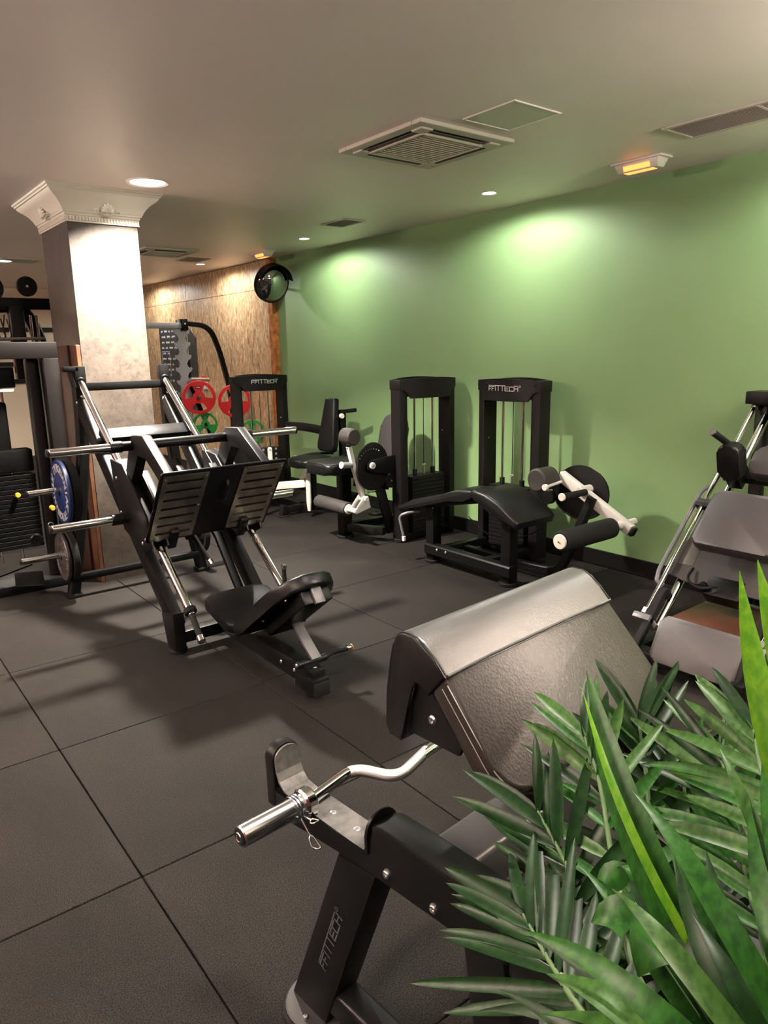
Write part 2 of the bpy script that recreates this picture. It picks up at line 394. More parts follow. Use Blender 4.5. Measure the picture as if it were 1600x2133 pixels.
for k, (ya, yb, za, zb) in enumerate(((YG+.10, 8.45, 0.0, 2.43), (8.454, Y1, 0.0, 2.43), (YG+.10, 8.45, 2.434, CEIL-.005), (8.454, Y1, 2.434, CEIL-.005))):
    bm = bm_new(); box(bm, (XB, ya, za), (X1-.001 if yb < 6 else X1, yb, zb), 0.002, 1)
    o = obj('strand_board_panel', bm, osb_m, wall_rear, 0)
bm = bm_new(); box(bm, (XB-.025, YG, 0), (X1, YG+.10, CEIL-.005), 0.004, 1); t1 = struct('trim_1', bm, wood_or)
bm = bm_new(); box(bm, (X0-.2, Y1, 0), (X1+.2, Y1+.2, CEIL)); struct('wall_far', bm, cream)
bm = bm_new(); box(bm, (X0-.2, Y0, 0), (X0, Y1, CEIL)); struct('wall_left', bm, maroon)
bm = bm_new(); box(bm, (X0-.2, Y0-.2, 0), (X1+.2, Y0, CEIL)); struct('wall_back', bm, mat('charcoal_wall_paint', (.06, .055, .05), .7))
bm = bm_new(); box(bm, (X0-.2, Y0-.2, CEIL), (X1+.2, Y1+.2, CEIL+.2)); struct('ceiling', bm, ceil_m)
bm = bm_new(); box(bm, (X1-.014, Y0, 0), (X1, YG, 0.122), 0.002, 1); struct('baseboard_right', bm, black2)

# column with plaster capital -------------------------------------------------
cx0, cx1, cy0, cy1 = 0.920, 1.400, 3.286, 3.967
bm = bm_new(); box(bm, (cx0, cy0, 0), (cx1, cy1, CEIL)); colm = struct('column', bm, col_m)
ROOT[colm.name] = V((0,0,0))
prof = [(0.004, 2.560), (0.012, 2.562), (0.012, 2.602), (0.018, 2.606), (0.020, 2.618), (0.028, 2.622), (0.030, 2.632), (0.036, 2.638), (0.040, 2.650),
        (0.052, 2.668), (0.070, 2.690), (0.092, 2.708), (0.112, 2.722), (0.126, 2.738), (0.129, 2.746), (0.138, 2.748), (0.140, 2.758), (0.150, 2.762), (0.152, 2.7745)]
bm = bm_new(); rings = []
for o_, z in prof:
    rings.append([bm.verts.new((x, y, z)) for x, y in ((cx0-o_, cy0-o_), (cx1+o_, cy0-o_), (cx1+o_, cy1+o_), (cx0-o_, cy1+o_))])
for a, b in zip(rings, rings[1:]):
    for k in range(4): bm.faces.new((a[k], a[(k+1) % 4], b[(k+1) % 4], b[k]))
bm.faces.new(rings[-1]); bm.faces.new(list(reversed(rings[0])))
cap_o = obj('capital', bm, plaster, colm, 30)
DENT = None
for side in range(2):
    n = 24 if side == 0 else 30
    for k in range(n):
        if DENT is None:
            b2 = bm_new(); box(b2, (-.0065, -.006, 0), (.0065, .004, .026), .002, 1); DENT = bpy.data.meshes.new('dentil'); b2.to_mesh(DENT); b2.free(); DENT.materials.append(plaster)
        o = bpy.data.objects.new('dentil', DENT); C.objects.link(o); o.parent = cap_o
        f = (k+.5)/n
        if side == 0: o.location = (cx0-.014+f*(cx1-cx0+.028), cy0-.013, 2.572)
        else: o.location = (cx0-.013, cy0-.014+f*(cy1-cy0+.028), 2.572); o.rotation_euler = (0, 0, -PI/2)
def shell(parent, c, ux, uy, out, s, name='shell_ornament'):
    bm = bm_new(); c, ux, uy, out = V(c), V(ux), V(uy), V(out)
    for k in range(7):
        a = R(90+(k-3)*24); L = s*(1.0-.10*abs(k-3))
        tip = c+ux*math.cos(a)*L+uy*math.sin(a)*L
        tube(bm, [c+out*.004, c+(tip-c)*.5+out*.020, c+(tip-c)*.85+out*.016, tip+out*.004], [.004, .009*s/.06, .011*s/.06, .004], 8)
    for sg in (-1, 1):
        pts = [c+ux*sg*(.012+.030*math.cos(R(a))*(1-a/700))+uy*(-.010+.022*math.sin(R(a))*(1-a/700))+out*.012 for a in range(0, 400, 40)]
        tube(bm, pts, .0045, 6)
        pts = [c+ux*sg*(.075+.014*math.cos(R(a)))+uy*(.0+.012*math.sin(R(a)))+out*.008 for a in range(-60, 260, 40)]
        tube(bm, pts, .004, 6)
    return obj(name, bm, plaster, parent, 60)
o_c = V(((cx0+cx1)/2+.02, cy0-.044, 2.640)); shell(cap_o, o_c, (1,0,0), (0,-.45,.89), (0,-.89,-.45), .058)
shell(cap_o, V((cx0-.044, (cy0+cy1)/2, 2.640)), (0,-1,0), (-.45,0,.89), (-.89,0,-.45), .062)
for k in range(4):
    bm = bm_new(); ya = 3.29+k*.165
    box(bm, (cx0-.032-(.014 if k % 2 else 0), ya, 0.0), (cx0, ya+.159, 1.745), .004, 1); obj('wooden_board', bm, wood_dark if k else mat('reddish_wood', (0.095, 0.036, 0.017), .4, noise=(8, .35)), colm, 0)

# far wall rails (behind the cable machine) ------------------------------------
for k, z in enumerate((2.08, 1.80, 1.52, 1.24)):
    bm = bm_new(); box(bm, (-1.5, Y1-.05, z), (3.6, Y1-.001, z+.07), .004, 1)
    o = obj('wall_rail', bm, black, None, 0); tag(o, ['dark wall rail topmost on the far cream wall', 'second dark wall rail down on the far cream wall', 'third dark wall rail down on the far cream wall', 'lowest dark wall rail on the far cream wall'][k], 'wall rail', 'dark rails on the far wall')

# ------------------------------------------------------------------ ceiling fittings
def wide_lamp(i, x, y, pw):
    lab = ['large round recessed ceiling downlight beside the column capital', 'round recessed downlight above the preacher bench, out of the picture', 'round recessed downlight behind the camera, out of the picture',
           'round recessed downlight hidden beyond the column', 'round recessed downlight far left beyond the cable machine'][i]
    t = thing('ceiling_downlight', lab, 'ceiling light', (x, y, CEIL), 'wide downlights')
    bm = bm_new(); lathe(bm, [(.112, -.004), (.130, -.010), (.136, -.004), (.137, 0.0)], (x, y, CEIL), (0,0,1), 36, cap=False); obj('rim', bm, white_pl, t)
    bm = bm_new(); lathe(bm, [(.112, -.003), (.112, -.001)], (x, y, CEIL), (0,0,1), 36); obj('diffuser', bm, lens_m, t)
    ld = bpy.data.lights.new('downlight', 'AREA'); ld.shape = 'DISK'; ld.size = .20; ld.energy = pw; ld.spread = R(128); ld.color = (1.0, .90, .78)
    lo = bpy.data.objects.new('downlight_glow', ld); C.objects.link(lo); lo.parent = t; lo.location = (0, 0, -.012)
for i, (x, y, pw) in enumerate(WIDE_LAMPS): wide_lamp(i, x, y, pw)
sl = ['small recessed spotlight over the green wall nearest the amber emergency light', 'small recessed spotlight over the green wall beside the small square vent',
      'small recessed spotlight over the strand board wall', 'farthest recessed spotlight over the strand board, hidden by the column', 'small recessed spotlight just right of the picture over the green wall', 'small recessed spotlight behind the camera by the green wall']
for i, (x, y) in enumerate(SPOT_LAMPS):
    t = thing('recessed_spotlight', sl[i], 'spotlight', (x, y, CEIL), 'recessed spotlights along the wall')
    bm = bm_new(); lathe(bm, [(.046, -.002), (.058, -.006), (.062, -.003), (.063, 0)], (x, y, CEIL), (0,0,1), 28, cap=False); obj('rim', bm, white_pl, t)
    bm = bm_new(); lathe(bm, [(.047, -.0025), (.047, -.001)], (x, y, CEIL), (0,0,1), 28); obj('lens', bm, spotlens_m, t)
    ld = bpy.data.lights.new('spotlight', 'SPOT'); ld.energy = SPOT_W*4; ld.spot_size = R(172); ld.spot_blend = 0.35; ld.shadow_soft_size = .035; ld.color = (1.0, .96, .90)
    lo = bpy.data.objects.new('spotlight_glow', ld); C.objects.link(lo); lo.parent = t; lo.location = (0, 0, -.02)
FILL_LAB = ['linear pendant uplight left of the leg press, out of the picture', 'linear pendant uplight left of the camera, out of the picture', 'linear pendant uplight far left beyond the column, out of the picture', 'linear pendant uplight right of the camera, out of the picture']
for i, (x, y, ln, pk) in enumerate(ADDED_UPLIGHTS):  # invented hanging fixtures out of view, put in to throw light on the ceiling
    t = thing('pendant_light', FILL_LAB[i], 'pendant light', (x, y, CEIL), 'linear pendants')
    bm = bm_new(); box(bm, (x-.05, y-ln/2, 2.36), (x+.05, y+ln/2, 2.42), .006); obj('housing', bm, black, t)
    bm = bm_new(); box(bm, (x-.035, y-ln/2+.02, 2.420), (x+.035, y+ln/2-.02, 2.423)); obj('diffuser', bm, lens_m, t, 0)
    for dy in (-ln*.42, ln*.42): one('suspension_wire', zinc, t, cyl, (x, y+dy, 2.42), (x, y+dy, CEIL), .003, 8)
    ld = bpy.data.lights.new('pendant', 'AREA'); ld.shape = 'RECTANGLE'; ld.size = .06; ld.size_y = ln-.08; ld.energy = FILL_W*pk; ld.color = (1.0, .90, .78)
    lo = bpy.data.objects.new('pendant_glow', ld); C.objects.link(lo); lo.parent = t; lo.location = (0, 0, 2.43-CEIL); lo.rotation_euler = (PI, 0, 0)
def cassette(x0, x1, y0, y1, label):
    t = thing('air_conditioner', label, 'air conditioner', ((x0+x1)/2, (y0+y1)/2, CEIL), 'ceiling air conditioners')
    cx, cy = (x0+x1)/2, (y0+y1)/2; hx, hy = (x1-x0)/2, (y1-y0)/2
    bm = bm_new(); z = CEIL
    for a, b, c, d in ((-1,-1,1,-.80), (-1,.80,1,1), (-1,-.80,-.80,.80), (.80,-.80,1,.80)):
        box(bm, (cx+a*hx, cy+b*hy, z-.022), (cx+c*hx, cy+d*hy, z), .006, 2)
    for a, b, c, d in ((-.64,-.66,.64,-.60), (-.64,.60,.64,.66), (-.66,-.64,-.60,.64), (.60,-.64,.66,.64)):
        box(bm, (cx+a*hx, cy+b*hy, z-.034), (cx+c*hx, cy+d*hy, z), .004, 1)
    for a in (-1, 1):
        for b in (-1, 1): box(bm, (cx+a*.60*hx, cy+b*.60*hy, z-.030), (cx+a*.84*hx, cy+b*.84*hy, z), .004, 1)
    obj('panel_frame', bm, vent_pl, t, 0)
    bm = bm_new(); box(bm, (cx-.82*hx, cy-.82*hy, z-.006), (cx+.82*hx, cy+.82*hy, z-.001)); obj('recess', bm, dark, t, 0)
    for sx, sy in ((0,-1), (0,1), (-1,0), (1,0)):
        bm = bm_new(); c = V((cx+sx*.735*hx, cy+sy*.735*hy, z-.020)); along = V((1,0,0)) if sy else V((0,1,0)); acr = V((sx, sy, 0))
        obox(bm, c, along, (acr*.9+V((0,0,-.45))), along.cross(acr*.9+V((0,0,-.45))), 1.16*(hx if sy else hy), .032, .004); obj('flap', bm, bronze, t, 0)
    bm = bm_new(); box(bm, (cx-.6*hx, cy-.6*hy, z-.030), (cx+.6*hx, cy+.6*hy, z-.010), .004, 1); g = obj('intake_grille', bm, mat('taupe_grille', (.36, .28, .22), .6), t, 0)
    for k in range(14):
        bm = bm_new(); yy = cy-.55*hy+k*1.1*hy/13; box(bm, (cx-.56*hx, yy-.004, z-.033), (cx+.56*hx, yy+.004, z-.030)); obj('grille_slat', bm, vent_pl, g, 0)
cassette(1.92, 2.60, .785, 1.49, 'square ceiling cassette air conditioner near the middle of the ceiling')
cassette(2.35, 2.95, 5.65, 6.25, 'distant ceiling cassette air conditioner half hidden by the column')
bm = bm_new(); box(bm, (2.12, .36, CEIL-.004), (2.44, .685, CEIL), .001, 1)
o = obj('access_hatch', bm, mat('pale_hatch_paint', (.60, .60, .48), .5), None, 0); tag(o, 'flat square access hatch in the ceiling behind the air conditioner', 'hatch')
for a, b in (((2.112, .350), (2.120, .693)), ((2.44, .350), (2.448, .693)), ((2.12, .352), (2.44, .36)), ((2.12, .685), (2.44, .693))):
    bm = bm_new(); box(bm, (*a, CEIL-.007), (*b, CEIL), .001, 1); q = obj('hatch_edge', bm, white_pl, o, 0)
def grille(x0, x1, y0, y1, n, label, along='y', mid=True):
    t = thing('ceiling_vent', label, 'vent', ((x0+x1)/2, (y0+y1)/2, CEIL), 'ceiling vents')
    bm = bm_new(); z = CEIL; f = .022
    for a, b in (((x0, y0), (x1, y0+f)), ((x0, y1-f), (x1, y1)), ((x0, y0+f), (x0+f, y1-f)), ((x1-f, y0+f), (x1, y1-f))): box(bm, (*a, z-.010), (*b, z), .003, 1)
    if mid:
        ym = (y0+y1)/2; box(bm, (x0+f, ym-.006, z-.009), (x1-f, ym+.006, z))
    obj('frame', bm, vent_pl, t, 0)
    bm = bm_new(); box(bm, (x0+f, y0+f, z-.003), (x1-f, y1-f, z-.001)); obj('recess', bm, mat('grille_shadow', (.20, .17, .15), .8), t, 0)
    for k in range(n):
        bm = bm_new()
        if along == 'y':
            x = x0+f+(k+.5)*(x1-x0-2*f)/n; obox(bm, (x, (y0+y1)/2, z-.007), (1,0,.5), (0,1,0), (-.5,0,1), .013, y1-y0-2*f, .002)
        else:
            y = y0+f+(k+.5)*(y1-y0-2*f)/n; obox(bm, ((x0+x1)/2, y, z-.007), (1,0,0), (0,1,.5), (0,-.5,1), x1-x0-2*f, .013, .002)
        obj('vent_slat', bm, vent_pl, t, 0)
grille(3.09, 3.39, -.75, .215, 14, 'long slatted ceiling vent at the right edge above the green wall', 'y')
grille(3.18, 3.42, 3.24, 3.60, 9, 'small square ceiling vent beside a spotlight over the green wall', 'x', False)
grille(3.08, 3.38, 6.28, 6.64, 9, 'small ceiling vent beside the farthest spotlight over the strand board', 'x', False)
grille(1.30, 1.75, 7.3, 7.7, 9, 'far ceiling vent left of the column', 'x', False)
def emergency(x, y, label):
    t = thing('emergency_light', label, 'emergency light', (x, y, CEIL), 'amber emergency lights')
    one('base_plate', white_pl, t, box, (x-.065, y-.175, CEIL-.012), (x+.065, y+.175, CEIL), .004)
    bm = bm_new(); P = [(x-.055, y-.155, CEIL-.012), (x+.055, y-.155, CEIL-.012), (x+.055, y+.155, CEIL-.012), (x-.055, y+.155, CEIL-.012),
                        (x-.035, y-.135, CEIL-.062), (x+.035, y-.135, CEIL-.062), (x+.035, y+.135, CEIL-.062), (x-.035, y+.135, CEIL-.062)]
    hexa(bm, P, .005, 2); obj('cover', bm, white_pl, t)
    one('lens', amber_m, t, box, (x-.026, y-.10, CEIL-.0645), (x+.026, y+.10, CEIL-.060), .001, 1)
    bm = bm_new(); hexa(bm, [(x-.0505, y-.09, CEIL-.030), (x-.0505, y+.09, CEIL-.030), (x-.0400, y+.09, CEIL-.056), (x-.0400, y-.09, CEIL-.056),
                             (x-.0525, y-.09, CEIL-.030), (x-.0525, y+.09, CEIL-.030), (x-.0420, y+.09, CEIL-.056), (x-.0420, y-.09, CEIL-.056)]); obj('lens', bm, amber_m, t, 0)
emergency(3.60, .66, 'amber lit emergency light on the ceiling nearest the camera above the green wall')
emergency(3.62, 5.45, 'distant amber lit emergency light on the ceiling above the convex mirror')

# convex mirror ---------------------------------------------------------------
mc = V((3.74, 5.47, 2.435)); mn = V((.06, -.95, -.32)).normalized()
t = thing('convex_mirror', 'round black rimmed convex mirror in the corner above the wooden trim', 'mirror', mc)
bm = bm_new(); Rm = .205
lathe(bm, [(Rm*math.sin(R(a))/math.sin(R(62)), .10*(math.cos(R(a))-math.cos(R(62)))/(1-math.cos(R(62)))) for a in range(62, -1, -4)], mc, mn, 40); obj('mirror_dome', bm, mirror_m, t, 60)
bm = bm_new(); lathe(bm, [(Rm-.004, .004), (Rm+.004, .012), (Rm+.014, .004), (Rm+.014, -.05), (Rm*.8, -.075), (Rm*.3, -.085)], mc, mn, 40); obj('rim', bm, rubber, t, 50)
bm = bm_new(); sd, up_, _ = basis(mn)
ar = [V(mc)+(sd*math.cos(R(a))+up_*math.sin(R(a)))*(Rm+.016) for a in range(15, 170, 10)]
rect_sweep(bm, [p+mn*.02 for p in ar], .085, .006, tuple(-mn.cross(V((0,0,1)).cross(mn))) if False else (0,0,1)) if False else None
pa = [p-mn*.03 for p in ar]; pb = [p+mn*.075 for p in ar]
va = [bm.verts.new(p) for p in pa]; vb = [bm.verts.new(p) for p in pb]; vc = [bm.verts.new(mc+(p-mc)*1.03) for p in pb]; vd = [bm.verts.new(mc+(p-mc)*1.03) for p in pa]
for A_, B_ in ((va, vb), (vb, vc), (vc, vd), (vd, va)):
    for k in range(len(A_)-1): bm.faces.new((A_[k], A_[k+1], B_[k+1], B_[k]))
bm.faces.new((va[0], vb[0], vc[0], vd[0])); bm.faces.new((va[-1], vd[-1], vc[-1], vb[-1]))
obj('visor', bm, rubber, t, 40)
one('bracket', black, t, tube, [mc-mn*.08, mc-mn*.14, V((X1, 5.62, 2.40))], .014)

# ================================================================== LEG PRESS
LX = 1.12
lp = thing('leg_press', 'large inclined leg press machine with slotted steel foot plates before the column', 'leg press', (LX, 1.9, 0))
def P(dx, y, z): return V((LX+dx, y, z))
RA, RB = V((0, 3.065, 1.510)), V((0, 1.47, .305)); RD = (RB-RA).normalized(); RN = V((1,0,0)).cross(RD).normalized()
if RN.z < 0: RN = -RN
for s in (-1, 1):
    a, b = P(s*.293, RA.y, RA.z), P(s*.293, RB.y, RB.z)
    bm = bm_new(); cyl(bm, a+RD*.02, b, .0235, 20); rl = obj('guide_rail', bm, chrome, lp)
    one('rail_collar', rubber, rl, cyl, b-RD*.012, b+RD*.018, .036, 20, .004)
    one('rail_collar', chrome, rl, cyl, b-RD*.06, b-RD*.012, .025, 18, .003)
    one('rail_top_ring', black, rl, cyl, a-RD*.01, a+RD*.03, .036, 20, .004)
    # grip below the rail
    g0 = b+RD*.018; g1 = P(s*.31, 1.315, .200)
    g = one('rail_grip', rubber, lp, cyl, g0, g1, .0165, 16)
    gd = (g1-g0).normalized()
    one('grip_cap', chrome, g, cyl, g1-gd*.012, g1+gd*.03, .0215, 16, .005); one('grip_ring', chrome, g, cyl, g0, g0+gd*.018, .021, 16, .003)
    # sloping main beam and its front foot
    bm = bm_new(); beam(bm, P(s*.30, 3.06, 1.345), P(s*.275, 1.70, .13), .065, .11, (0,0,1), .008); obj('main_beam', bm, black, lp)
    bm = bm_new(); slab(bm, [P(s*.30-.034, 1.80, .21), P(s*.30-.034, 1.625, .245), P(s*.30-.034, 1.62, .02), P(s*.30-.034, 1.74, .02)], (.068, 0, 0), .008); obj('front_post', bm, black, lp)
    one('rubber_foot', rubber, lp, cyl, P(s*.30, 1.675, 0), P(s*.30, 1.675, .022), .055, 20, .004)
    # rear post
    bm = bm_new(); rect_sweep(bm, fillet([P(s*.30, 3.075, 1.55), P(s*.31, 3.075, 1.05), P(s*.42, 3.085, .35), P(s*.485, 3.09, .015)], .3, 8), .075, .075, (0, 1, 0)); obj('rear_post', bm, black, lp)
    one('rubber_foot', rubber, lp, box, P(s*.485-.05, 3.04, 0), P(s*.485+.05, 3.14, .03), .006)
    one('post_bracket', black, lp, box, P(s*.293-.035, 3.03, 1.45), P(s*.293+.035, 3.10, 1.60), .006)
    bolt(lp, P(s*.30-.038*1, 3.02, 1.36), (-1, 0, 0), .012); bolt(lp, P(s*.30, 3.02, 1.40), (0, -1, .6), .012)
    # carriage side plate along the rail
    bm = bm_new(); x = s*.345-.007
    poly = [(2.40, 1.045), (2.19, 1.035), (1.86, .77), (1.80, .60), (1.93, .545), (2.25, .625), (2.36, .86)]
    slab(bm, [P(x, y, z) for y, z in poly], (.014, 0, 0), .003); obj('carriage_side_plate', bm, black, lp)
    bm = bm_new(); x = s*.255-.007; slab(bm, [P(x, y, z) for y, z in poly], (.014, 0, 0), .003); obj('carriage_side_plate', bm, black, lp)
    for yy, zz in ((2.30, .94), (2.27, .73), (1.94, .60), (1.885, .63)): bolt(lp, P(s*.353, yy, zz), (s, 0, 0), .011)
    bm = bm_new(); beam(bm, P(s*.293, 2.36, 1.02), P(s*.293, 1.84, .63), .10, .075, (0,0,1), .008); obj('carriage_sleeve', bm, black, lp)
    # hump bracket from the sleeve over the weight bar to the foot board
    bm = bm_new(); x = s*.294-.028
    hp = [(2.235, .955), (2.115, 1.155), (2.06, 1.215), (1.89, 1.225), (1.56, 1.025), (1.64, .965), (1.86, 1.105), (1.985, 1.11), (2.12, .93)]
    slab(bm, [P(x, y, z) for y, z in hp], (.056, 0, 0), .006); obj('carriage_bracket', bm, black, lp)
    bm = bm_new(); beam(bm, P(s*.22, 2.22, .93), P(s*.22, 1.80, .62), .05, .14, (0,0,1), .006); obj('carriage_rib', bm, black, lp)
    # plate horns on the carriage
    for yy, zz, xa, xb in ((2.065, 1.155, .435, .775), (2.156, .715, .44, .785)):
        h = one('weight_horn', chrome, lp, cyl, P(s*xa, yy, zz), P(s*xb, yy, zz), .0245, 20, .003)
        one('horn_cap', rubber, h, cyl, P(s*xb, yy, zz), P(s*(xb+.014), yy, zz), .0245, 20, .006)
        one('horn_collar', black, h, cyl, P(s*(xa-.055), yy, zz), P(s*(xa+.012), yy, zz), .034, 20, .003)
    bm = bm_new(); cyl(bm, P(s*.345, 2.156, .715), P(s*.40, 2.156, .715), .030, 16); obj('horn_stub', bm, black, lp)
    # plate storage horns on the rear posts
    for zz, xa, xb in ((.775, .37, .70), (.32, .44, .79)):
        h = one('storage_horn', chrome, lp, cyl, P(s*xa, 3.085, zz), P(s*xb, 3.085, zz), .0225, 18, .003)
        one('horn_cap', rubber, h, cyl, P(s*xb, 3.085, zz), P(s*(xb+.012), 3.085, zz), .0225, 18, .005)
    # lower side rail between rear and front posts
bm = bm_new(); cyl(bm, P(-.40, 2.065, 1.155), P(.40, 2.065, 1.155), .0285, 20); obj('carriage_bar', bm, black, lp)
for nm, y, z, wz, hz, hw in (('cross_rail', 3.06, 1.462, .055, .045, .29), ('cross_rail', 2.35, .78, .06, .05, .27), ('cross_rail', 3.06, .145, .05, .05, .45)):
    bm = bm_new(); box(bm, P(-hw, y-hz/2, z-wz/2), P(hw, y+hz/2, z+wz/2), .006); obj(nm, bm, black, lp)
bm = bm_new(); obox(bm, P(0, 2.70, 1.155), (1,0,0), RD, RN, .60, .10, .05, .005); obj('cross_plate', bm, black, lp)
bm = bm_new(); box(bm, P(-.27, 1.635, .055), P(.27, 1.705, .125), .006); obj('front_cross_rail', bm, black, lp)
# foot board with two slotted steel plates
bt, bb = V((0, 1.494, 1.062)), V((0, 1.832, .622)); bd = (bb-bt).normalized(); bn = V((1,0,0)).cross(bd).normalized()
if bn.y > 0: bn = -bn
bc = (bt+bb)/2; BH = (bb-bt).length
bm = bm_new(); slab(bm, on(P(0, bc.y, bc.z), (1,0,0), bd, rrect(.755, BH, .018)), -bn*.012, .002); fb = obj('foot_board', bm, black, lp)
for s in (-1, 1):
    c0 = P(s*.232, bc.y, bc.z)+bn*.002; pw, ph = .258, BH*.93
    bm = bm_new(); ns = 7; sh = .021; x1, x2 = -.105, .105
    ys = [-ph/2]
    for k in range(ns):
        yc = -ph/2+ph*(k+.75)/(ns+.5); ys += [yc-sh/2, yc+sh/2]
    ys.append(ph/2)
    def q(a, b, c_, d_): obox(bm, c0+V((1,0,0))*(a+b)/2+bd*(c_+d_)/2+bn*.0015, (1,0,0), bd, bn, b-a, d_-c_, .003)
    q(-pw/2, x1, -ph/2, ph/2); q(x2, pw/2, -ph/2, ph/2)
    for k in range(0, len(ys), 2): q(x1, x2, ys[k], ys[k+1])
    for k in range(ns):   # rounded slot ends
        yc = -ph/2+ph*(k+.75)/(ns+.5)
        for e, sg in ((x1, 1), (x2, -1)):
            for v in (-1, 1):
                pts = [(e, yc+v*sh/2), (e+sg*sh/2, yc+v*sh/2)]+[(e+sg*(sh/2-sh/2*math.sin(R(a))), yc+v*sh/2*math.cos(R(a))) for a in (30, 60, 90)]
                slab(bm, on(c0, (1,0,0), bd, pts), bn*.003)
    tp = obj('tread_plate', bm, steel, fb, 0)
    for ex in (-1, 1):
        for ey in (-.455, 0, .455): bolt(tp, c0+V((1,0,0))*ex*(pw/2-.013)+bd*ey*ph+bn*.003, bn, .0055, h=.003, name='screw')
one('hand_hold', black, fb, tube, fillet([P(.02, bc.y, bc.z)+bd*-.17+bn*.002, P(.02, bc.y, bc.z)+bd*-.15+bn*.03, P(.02, bc.y, bc.z)+bd*-.05+bn*.03, P(.02, bc.y, bc.z)+bd*-.03+bn*.002], .02), .012)
for s in (-1, 1):
    bm = bm_new(); slab(bm, on(P(s*.20, bb.y, bb.z)-bn*.012, (1,0,0), bd, [(-.03, -.04), (.03, -.04), (.022, .012), (0, .022), (-.022, .012)]), -bn*.03, .002); obj('board_stop', bm, black, lp)
# seat, back pad, adjusting strut
sn = V((0, .27, .96)).normalized()
bm = bm_new(); sa, sb = P(0, 1.525, .345), P(0, 1.205, .265)
su = (sa-sb).normalized(); sn = V((1,0,0)).cross(su).normalized(); sn = sn if sn.z > 0 else -sn
slab(bm, on((sa+sb)/2-sn*.055, (1,0,0), su, rrect(.385, .335, .045, 5)), sn*.06, .016, 3); obj('seat', bm, leather, lp, 50)
ba, bb2 = P(0, 1.19, .275), P(0, .665, .655); bu = (bb2-ba).normalized(); bnn = V((1,0,0)).cross(bu).normalized(); bnn = bnn if bnn.z > 0 else -bnn
outl = []
Lb = (bb2-ba).length
for k in range(13):
    f = k/12; outl.append((.185-.02*f if f < .55 else (.174)*math.sqrt(max(0, 1-((f-.55)/.47)**2.6))+.0, f*Lb))
outl = [(x, y) for x, y in outl]; poly = outl+[(-x, y) for x, y in reversed(outl)]
bm = bm_new(); slab(bm, on(ba-bnn*.07, (1,0,0), bu, poly), bnn*.072, .016, 3); obj('back_pad', bm, leather, lp, 50)
bm = bm_new(); obox(bm, (ba+bb2)/2-bnn*.105+bu*.05, (1,0,0), bu, bnn, .16, .46, .07, .008); pb_ = obj('pad_box', bm, black, lp)
bm = bm_new(); obox(bm, (ba+bb2)/2-bnn*.105+bu*.285, (1,0,0), bu, bnn, .055, .02, .085, .004); obj('pad_box_end', bm, greysteel, pb_)
for sx in (-.12, .12):
    for f in (.35, .8): bolt(lp, ba+bu*Lb*f-bnn*.071+V((sx, 0, 0)), -bnn, .008)
bm = bm_new(); beam(bm, P(0, 1.66, .115), P(0, .70, .115), .085, .10, (0,0,1), .006); obj('seat_beam', bm, black, lp)
bm = bm_new(); box(bm, P(-.05, .635, .035), P(.05, .80, .115), .006); obj('end_block', bm, black, lp)
one('end_cap', rubber, lp, box, P(-.045, .622, .03), P(.045, .640, .10), .004)
one('end_plate', black, lp, box, P(-.035, .66, .115), P(.045, .76, .150), .004)
one('rubber_foot', rubber, lp, cyl, P(0, .72, 0), P(0, .72, .036), .03, 16)
bolt(lp, P(.01, .70, .151), (0,0,1), .011)
for yy in (.80, .93): bolt(lp, P(-.047, yy, .12), (-1, 0, 0), .011)
bm = bm_new(); beam(bm, P(.02, .885, .335), P(.03, .715, .185), .055, .018, (0, 0, 1), .003); obj('adjusting_strut', bm, greysteel, lp)
one('strut_pivot', black, lp, cyl, P(-.04, .885, .345), P(.07, .885, .345), .017, 16); bolt(lp, P(-.041, .885, .345), (-1,0,0), .011)
bm = bm_new(); slab(bm, [P(-.035, .86, .33), P(-.035, .93, .33), P(-.035, .93, .40), P(-.035, .86, .43)], (.006, 0, 0)); slab(bm, [P(.06, .86, .33), P(.06, .93, .33), P(.06, .93, .40), P(.06, .86, .43)], (.006, 0, 0)); obj('pivot_bracket', bm, black, lp)
one('adjusting_bar', black, lp, cyl, P(-.07, .735, .172), P(.10, .735, .172), .0185, 16, .003); bolt(lp, P(-.071, .735, .172), (-1,0,0), .011)
g = one('adjusting_handle', rubber, lp, tube, fillet([P(.10, .735, .172), P(.135, .735, .185), P(.215, .715, .19)], .03), .0135)
one('handle_cap', chrome, g, cyl, P(.212, .716, .19), P(.238, .709, .191), .018, 16, .004); one('handle_ring', yellow, g, tube, [P(.2385, .709, .191)+V((0, math.cos(R(a))*.0165, math.sin(R(a))*.0165)) for a in range(0, 360, 24)], .0022, 6, closed=True)
# safety lever under the foot board
g = one('safety_lever', rubber, lp, cyl, P(-.02, 2.03, .60), P(.035, 1.92, .43), .0145, 14); one('lever_cap', chrome, g, cyl, P(.035, 1.92, .43), P(.045, 1.90, .40), .0195, 14, .004)
bm = bm_new(); obox(bm, P(.0, 2.10, .62), (1,0,0), RD, RN, .10, .18, .06, .005); obj('lever_block', bm, black, lp)
for s in (-1, 1):
    h = one('side_grip', rubber, lp, cyl, P(s*.24, 1.36, .27), P(s*.245, 1.37, .455), .013, 12) if s > 0 else None
    if h: one('grip_cap', chrome, h, cyl, P(s*.245, 1.37, .452), P(s*.246, 1.37, .482), .017, 14, .004)
bm = bm_new(); rect_sweep(bm, [P(.18, 2.7, .95), P(.19, 2.1, .52), P(.20, 1.76, .10)], .035, .05, (1,0,0)); obj('inner_brace', bm, black, lp)
# clamp left on top of the left rail
bm = bm_new(); tube(bm, [P(-.33, 3.05, 1.46), P(-.345, 3.06, 1.54), P(-.35, 3.06, 1.585)], .022, 10); box(bm, P(-.40, 3.03, 1.565), P(-.30, 3.09, 1.60), .005); obj('locking_arm', bm, black, lp)

